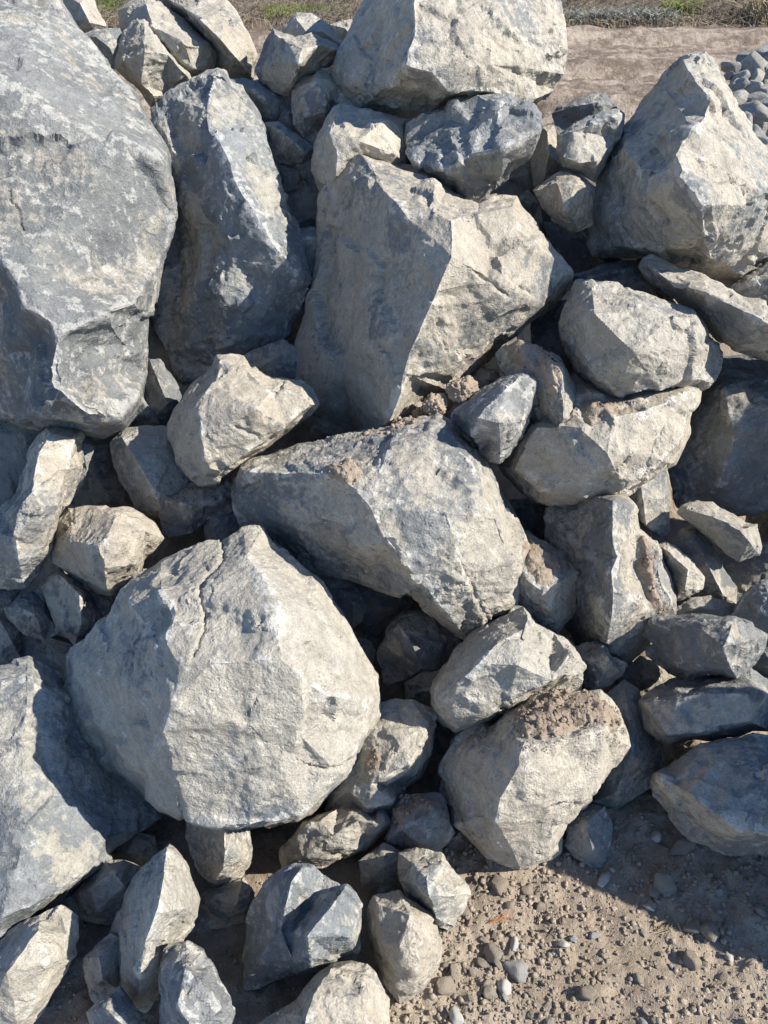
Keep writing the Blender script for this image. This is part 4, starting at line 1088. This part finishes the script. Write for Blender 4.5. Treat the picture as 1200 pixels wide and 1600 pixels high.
soil_patch('crumbled brown soil on top of the pale block boulder', ['r20', 'r19'], [(795,1122),(830,1095),(865,1078),(905,1075),(935,1085),(960,1105),(975,1135),(960,1150),(930,1130),(900,1140),(870,1152),(845,1160),(822,1158),(800,1138)], 0.015, 420, (0.0012, 0.009))
soil_patch('brown soil patch on the rock behind the end of the slanting boulder', ['r18', 'r5'], [(812,842),(835,845),(858,855),(880,865),(898,882),(893,897),(870,908),(840,918),(825,905),(818,880)], 0.010, 50)
soil_patch('brown soil along the top of the wide pale boulder', ['r12', 'r13', 'r11'], [(890,590),(915,600),(945,622),(985,634),(1030,630),(1020,640),(985,648),(955,655),(925,668),(905,660),(912,640),(905,610)], 0.010, 50)
soil_patch('reddish soil cap on the soil-topped wedge rock', ['r13'], [(785,545),(805,530),(830,535),(865,554),(883,572),(880,612),(868,626),(850,612),(838,592),(815,580),(795,570)], 0.014, 110, (0.0015, 0.007))
soil_patch('dried mud clump stuck on the slanting boulder', ['r5'], [(500,735),(520,720),(545,712),(565,725),(572,745),(560,760),(540,762),(515,752)], 0.012, 40)
soil_patch('soil crumbs along the upper edge of the slanting boulder', ['r5', 'r3'], [(545,680),(590,668),(625,650),(650,640),(660,655),(640,668),(605,680),(570,688)], 0.012, 70, (0.003, 0.010))
soil_patch('soil filling the groove of the tall ridged boulder', ['r17'], [(1000,832),(1012,835),(1022,860),(1026,900),(1040,950),(1052,962),(1020,962),(1008,930),(994,890),(996,850)], 0.014, 60)
soil_patch('crumbled soil heaped on the dark wedge stone', ['r32', 'r34'], [(612,1262),(632,1238),(660,1236),(685,1255),(680,1270),(650,1283),(622,1292),(610,1285)], 0.014, 80, (0.003, 0.009))
soil_patch('thin soil smear on the dusty tan slab', ['r34'], [(560,1190),(575,1165),(600,1165),(610,1185),(590,1210),(565,1215)], 0.005, 40)
soil_patch('grit strewn on the shaded grey rock', ['r49', 'r48'], [(255,775),(290,755),(320,750),(340,765),(310,785),(265,790)], 0.006, 90, (0.002, 0.006))
soil_patch('tan grit caught beside the upright slab rock', ['r43', 'r42'], [(85,840),(95,808),(110,805),(115,825),(100,845),(82,852)], 0.008, 40)


def clod(label, px, py, z, r, seed):
    V, F = lump(5, seed, 20, .3, .10, 3.0)
    V = V * np.array([1, .9, .85]) * r
    n = V / np.linalg.norm(V, axis=1)[:, None]
    V = V + n * (r * .12 * fbm(V * (5 / r) + seed, 4, .65))[:, None]
    o = new_object('soil_clod', mesh_from('soil_clod', V - np.array([0, 0, V[:, 2].min()]), F), CRUMB, label=label, category='soil clod')
    p = at(np.array(float(px)), np.array(float(py)), np.array(z)); o.location = p - np.array([0, 0, r])
    return o


zz = z_pile(610)
clod('rounded brown soil clod between the central boulder and dark slab stone', 722, 602, zz - .16, .042, 501)
clod('low soil clod beside the rounded clod above the slanting boulder', 680, 634, zz - .15, .034, 502)
clod('small soil clod at the foot of the central boulder face', 655, 645, zz - .11, .022, 503)
clod('crumbly clod touching the shaded side of the central boulder', 712, 575, zz - .03, .026, 504)

# ------------------------------------------------------------------ pebbles and clods on the bare ground
PEB = []
for i in range(12):
    V, F = lump(3, 700 + i, 11, .38, .06, 3)
    n_ = V / np.linalg.norm(V, axis=1)[:, None]
    V = V + n_ * (0.07 * fbm(V * 3.2 + i, 3, .65))[:, None]
    V = V * np.array([1, .8, .7])
    PEB.append(mesh_from('pebble', V, F, smooth=False)); PEB[-1].materials.append(PEBBLE)


def pebble(px, py, r, label, kind='pebble', sq=None, mesh=None, tint=None, group='pebbles on the bare ground'):
    x, y = on_ground(px, py)
    o = bpy.data.objects.new(kind, mesh or random.choice(PEB)); COL.objects.link(o)
    o.location = (x, y, gz(x, y) + r * 0.35)
    o.rotation_euler = (random.uniform(-.5, .5), random.uniform(-.5, .5), random.uniform(0, 6.28))
    s = sq or (1, 1, 1)
    o.scale = (r * s[0], r * s[1], r * s[2])
    o['label'] = label; o['category'] = 'pebble'
    if group: o['group'] = group
    return o


N_ = Nodes('white_pebble_stone')
WHITE_PEB = N_.finish(N_.mix(N_.noise(N_.n('TexCoord').outputs['Object'], 3.0, 6, .6), (0.27, 0.255, 0.225), (0.42, 0.40, 0.36)), 0.85)
WP = PEB[3].copy(); WP.materials.clear(); WP.materials.append(WHITE_PEB)
for args in [
    (942, 1376, .021, 'pale oval pebble at the edge of the ground shade', (1.2, .7, .7), WP),
    (1024, 1308, .018, 'pointed white chip in the ground shade under the right boulder', (.7, 1.1, .7), WP),
    (1066, 1325, .030, 'flat dark pebble under the edge of the right boulder', (1.2, .8, .5), None),
    (1040, 1388, .028, 'largest grey pebble in the middle of the ground shade', (1.1, 1, .6), None),
    (1020, 1393, .020, 'tan pebble touching the large grey pebble in the shade', (1, 1, .6), None),
    (1013, 1418, .013, 'small white pebble in the ground shade', (1, 1, .7), WP),
    (1106, 1455, .026, 'reddish round pebble at the tip of the ground shade', (1, 1, .9), None),
    (1083, 1450, .019, 'dull pebble left of the reddish round pebble', (1, 1, .9), None),
    (1140, 1446, .013, 'small brown pebble right of the reddish round pebble', (1, 1, .9), None),
    (1080, 1502, .022, 'upright tan stone casting a square shadow in the sun', (.8, 1.1, 1.1), None),
    (918, 1554, .019, 'round brown pebble near the bottom edge of the bare ground', (1, 1, .9), None),
    (803, 1477, .019, 'white sliver of stone in the pebble cluster', (.45, 1.2, .5), WP),
    (770, 1494, .022, 'egg-shaped clod left of the white sliver', (.9, 1.1, .9), None),
    (807, 1516, .026, 'largest tan stone of the pebble cluster', (1, .9, .9), None),
    (788, 1545, .020, 'pale stone below the largest tan stone', (.7, 1.1, .7), WP),
    (765, 1552, .018, 'grey-white stone left of the pale stone', (.8, 1, .8), None),
    (697, 1540, .022, 'brown clod beside the rounded dusty rock', (1, 1, .9), None),
    (712, 1595, .020, 'speckled grey pebble at the bottom edge', (1, .9, .8), WP),
    (880, 1477, .012, 'whitish pebble right of the white sliver', (1, .9, .8), WP),
    (867, 1488, .010, 'small blue-white pebble beside the whitish pebble', (1, .9, .8), WP),
    (780, 1388, .022, 'long brown stone near the foot of the pale block boulder', (.8, 1.3, .8), None),
    (822, 1392, .015, 'round pebble right of the long brown stone', (1, 1, .9), None),
    (1140, 1496, .010, 'pale pebble in the sunlit ground near the right edge', (1, 1, .8), WP),
    (857, 1598, .013, 'grey pebble at the bottom edge right of centre', (1, 1, .8), None)]:
    pebble(*args[:4], sq=args[4], mesh=args[5])

poly_ground = [(700,1300),(760,1345),(812,1368),(880,1345),(940,1365),(960,1275),(1030,1262),(1080,1320),(1200,1345),(1200,1600),(620,1600),(690,1520),(712,1460),(738,1400)]
rs = np.random.default_rng(21)
small_label = 'small tan pebble or clod lying loose on the bare soil'
k = 0
while k < 110:
    px, py = rs.uniform(620, 1195), rs.uniform(1300, 1600)
    if not inside(np.array(px), np.array(py), poly_ground): continue
    dens = 1.0 if (px < 900 and py < 1580) else 0.35
    if rs.random() > dens: continue
    pebble(px, py, 0.005 + 0.0095 * rs.random() ** 2.8, small_label, sq=(1, rs.uniform(.7, 1), rs.uniform(.6, 1.1)), group='small pebbles and clods on the bare soil')
    k += 1
# finer grit: beyond counting
pts, sz = [], []
while len(pts) < 5400:
    px, py = rs.uniform(-160, 1360), rs.uniform(1180, 1680)
    dens = 0.45 if px > 900 else 1.0
    if rs.random() > dens: continue
    x, y = on_ground(px, py)
    pts.append((x, y, 0)); sz.append(0.0016 + 0.0050 * rs.random() ** 3)
pts = np.array(pts); pts[:, 2] = ground_height(pts[:, 0][None], pts[:, 1][None])[0] + 0.0006
ex = []
while len(ex) < 3600:
    px, py = rs.uniform(600, 1230), rs.uniform(1270, 1640)
    if rs.random() > (1.0 if px < 880 else .6): continue
    x, y = on_ground(px, py); ex.append((x, y, 0)); sz.append(0.0020 + 0.0075 * rs.random() ** 3.4)
ex = np.array(ex); ex[:, 2] = ground_height(ex[:, 0][None], ex[:, 1][None])[0] + 0.001
pts = np.concatenate([pts, ex])
V, F = crumbs(pts, np.array(sz), rs)
new_object('gravel', mesh_from('gravel', V, F, smooth=False), SOIL, label='fine grit and crumbs scattered over the bare soil', category='gravel', kind='stuff')

# ------------------------------------------------------------------ dry stalks, leaf and twigs on the soil
def blade_mesh(name, lines, mat, label, cat, r=0.0012, **props):
    """each line a list of world points (all lines of one call equally long); built as thin three-sided tubes"""
    L = np.array(lines, float); k_, m = L.shape[:2]
    t = np.gradient(L, axis=1); t /= np.linalg.norm(t, axis=2)[..., None] + 1e-9
    a = np.cross(t, np.array([0.3, 0.2, 1.0])); a /= np.linalg.norm(a, axis=2)[..., None] + 1e-9
    b = np.cross(t, a)
    rr = (r * (1 - 0.75 * np.linspace(0, 1, m)))[None, :, None]
    V = np.stack([L + rr * (a * math.cos(w) + b * math.sin(w)) for w in (0, 2.0944, 4.1888)], 2)
    idx_ = np.arange(k_ * m * 3).reshape(k_, m, 3)
    nx_ = np.roll(idx_, -1, axis=2)
    Fq = np.stack([idx_[:, :-1], nx_[:, :-1], nx_[:, 1:], idx_[:, 1:]], -1).reshape(-1, 4)
    V = V.reshape(-1, 3); o_ = V.mean(0); o_[2] = V[:, 2].min()
    o = new_object(name, mesh_from(name, V - o_, Fq), mat, label=label, category=cat, **props)
    o.location = o_
    return o


def ground_line(pp, lift=0.004, bow=0.0):
    out = []
    for i, (px, py) in enumerate(pp):
        x, y = on_ground(px, py); s = i / max(1, len(pp) - 1)
        out.append((x, y, gz(x, y) + lift + bow * math.sin(math.pi * s) + 0.0))
    return out


blade_mesh('dry_leaf', [ground_line([(765 + rs.uniform(-4, 4), 1441 + rs.uniform(-4, 6)), (785, 1435 + rs.uniform(-6, 8)), (802 + rs.uniform(-6, 2), 1427 + rs.uniform(-4, 12))], .006, .01) for _ in range(6)], RUST, 'rust-coloured curled dry sprig lying on the soil', 'leaf', 0.0009)
blade_mesh('dry_stalk', [ground_line([(1048, 1430), (1056, 1445), (1063, 1455)], .008, .01), ground_line([(1079, 1425), (1075, 1442), (1065, 1456)], .008, .015)], STRAW, 'forked dry stalk at the edge of the ground shade', 'twig', 0.0012)
blade_mesh('dry_stalk', [ground_line([(1104, 1421), (1111, 1429), (1118, 1437)], .006, .006)], STRAW, 'single straw lying in the ground shade', 'twig', 0.0012)
blade_mesh('dry_tuft', [ground_line([(1030 + rs.uniform(-14, 20), 1452 + rs.uniform(-6, 8)), (1033 + rs.uniform(-16, 26), 1446 + rs.uniform(-14, 8))], .004, .012) for _ in range(26)], STRAW, 'pale dry grass tuft on the line between shade and sun', 'grass tuft', 0.0010)
blade_mesh('dry_stalk', [ground_line([(887, 1350), (895, 1360), (902, 1372)], .006, .006), ground_line([(889, 1362), (897, 1366), (903, 1368)], .006, .006)], STRAW, 'pale straws beside the small blue-grey stone', 'twig', 0.0014)
blade_mesh('dry_stalk', [ground_line([(735, 1402), (748, 1394), (760, 1385)], .005, .004)], STRAW, 'thin straw beside the small pale angular stone', 'twig', 0.0010)

# ------------------------------------------------------------------ the small heap of blue stones beyond the pyramid boulder
HG = 'stones in the far small heap'
HM = []
for i in range(8):
    V, F = lump(4, 900 + i, 10, .40, .02, 3)
    V = V * np.array([1, .8, .75]); me = mesh_from('heap_stone', V, F, smooth=False); me.materials.append(STONE)
    HM.append(me)
heap = [(1164,94,13,.16),(1192,92,14,.16),(1176,107,15,.45),(1196,111,11,.5),(1141,106,9,.2),(1156,122,13,.18),(1149,131,9,.25),(1182,126,12,.6),(1198,131,9,.2),(1160,136,11,.2),(1175,140,10,.7),(1148,136,6,.4),(1159,151,12,.55),(1176,158,13,.25),(1192,150,11,.2),(1165,170,9,.65),(1197,168,16,.2),(1184,190,17,.22),(1168,185,8,.7),(1198,205,12,.3),(1192,222,10,.4),(1140,118,8,.3),(1206,120,14,.3),(1212,150,16,.3),(1215,185,18,.3),(1210,100,14,.3),(1150,160,12,.3),(1160,195,14,.3),(1180,214,14,.3),(1225,210,16,.3),(1175,245,16,.3),(1205,240,16,.3)]
for i, (px, py, r_, du) in enumerate(heap):
    zc = 7.2 - (py - 90) * 0.013
    p = at(np.array(float(px)), np.array(float(py)), np.array(zc))
    o = bpy.data.objects.new('heap_stone', HM[i % 8]); COL.objects.link(o)
    o.location = p; s = r_ * 1.5 * rs.uniform(.75, 1.2) * zc / F_PX
    o.scale = (s * rs.uniform(.95, 1.2), s, s * rs.uniform(.85, 1.1)); o.rotation_euler = (rs.uniform(-.5, .5), rs.uniform(-.5, .5), rs.uniform(0, 6.28))
    o['dust'] = .25 + du * .6; o['white'] = .35; o['tone'] = .75
    o['label'] = 'angular blue-grey stone in the small heap behind the pyramid boulder'; o['category'] = 'stone'; o['group'] = HG

# ------------------------------------------------------------------ dry verge beyond the track
def tufts(name, n, area, hgt, lean, mat, label, cat, r, seed, kind='stuff', seg=3, dens=None):
    q = np.random.default_rng(seed)
    x0, x1, y0, y1 = area
    m = n * (4 if dens is not None else 1)
    x = q.uniform(x0, x1, m); y = y0 + (y1 - y0) * q.random(m) ** 1.3
    if dens is not None:
        keep = np.nonzero(q.random(m) < dens(x, y))[0][:n]; x, y = x[keep], y[keep]
    h = hgt * q.uniform(.4, 1.1, len(x)); a = q.uniform(0, 6.28, len(x)); l = h * lean * q.random(len(x))
    s = np.linspace(0, 1, seg)[None]
    lines = np.stack([x[:, None] + (l * np.cos(a))[:, None] * s * s, y[:, None] + (l * np.sin(a))[:, None] * s * s, -0.02 + h[:, None] * (s - .25 * lean * s * s)], 2)
    return blade_mesh(name, lines, mat, label, cat, r, kind=kind) if kind else blade_mesh(name, lines, mat, label, cat, r)


patchy = lambda x, y: 0.25 + 0.75 * (perlin(np.stack([x * .9, y * .6, np.full(len(x), 3.0)], 1)) > -.05)
tufts('dry_grass', 11000, (-10, 11, 14.2, 20.5), 0.42, 1.4, STRAW_DARK, 'grey-brown dead weeds along the far side of the track', 'dry grass', 0.007, 31, dens=patchy)
tufts('dry_grass', 6500, (-10, 11, 14.0, 20.5), 0.32, 1.8, STRAW, 'straw-coloured dry grass among the dead weeds', 'dry grass', 0.006, 32, dens=patchy)


def plant(px, py, w, h, n, mat, label, seed, r=.008):
    x, y = on_ground(px, py)
    return tufts('weed_plant', n, (x - w, x + w, y - w * .8, y + w * .8), h, 1.2, mat, label, 'weed', r, seed, kind=None, seg=4)


plant(1058, 24, .22, .34, 160, LIME, 'bright yellow-green weed in the dead verge right of centre', 41, .011)
plant(1085, 22, .14, .30, 60, LIME, 'small yellow-green weed beside the bright weed', 42, .010)
plant(1005, 22, .15, .22, 60, GREEN, 'dull green weed left of the bright yellow-green weed', 43, .010)
plant(927, 30, .22, .20, 90, GREEN, 'low green tuft near the perched block boulder', 44, .010)
plant(450, 28, .35, .30, 240, LIME, 'bright grassy tuft behind the dark shaded block', 45, .010)
plant(500, 26, .45, .26, 240, GREEN, 'long green grassy tuft left of the perched block boulder', 46, .010)
plant(160, 20, .35, .40, 220, GREEN, 'green grass tuft behind the pale tan rock at the top left', 47, .010)
plant(172, 26, .25, .30, 120, LIME, 'yellow grass tuft right of the green tuft at the top left', 48, .010)
for i, px in enumerate((905, 950, 970, 1000, 1020)):
    plant(px, 36, .34, .30, 200, SAGE, ['silvery grey-leaved weed behind the perched block boulder', 'silvery grey-leaved weed in the verge above the rutted track', 'second silvery weed in the verge above the rutted track', 'third silvery weed in the verge above the rutted track', 'silvery weed under the dull green weed'][i], 60 + i, .014)
plant(1192, 38, .30, .75, 260, STRAW, 'tall tan bunch of dry grass at the top right corner', 55, .010)
for px, py, lb in ((1140, 26, 'dark slanting stalk near the top right corner'), (884, 16, 'dark slanting stalk beside the perched block boulder')):
    x, y = on_ground(px, py)
    blade_mesh('dead_stalk', [[(x, y, -.05), (x + .06, y + .02, .3), (x + .16, y + .05, .75)]], POST, lb, 'stalk', 0.035)
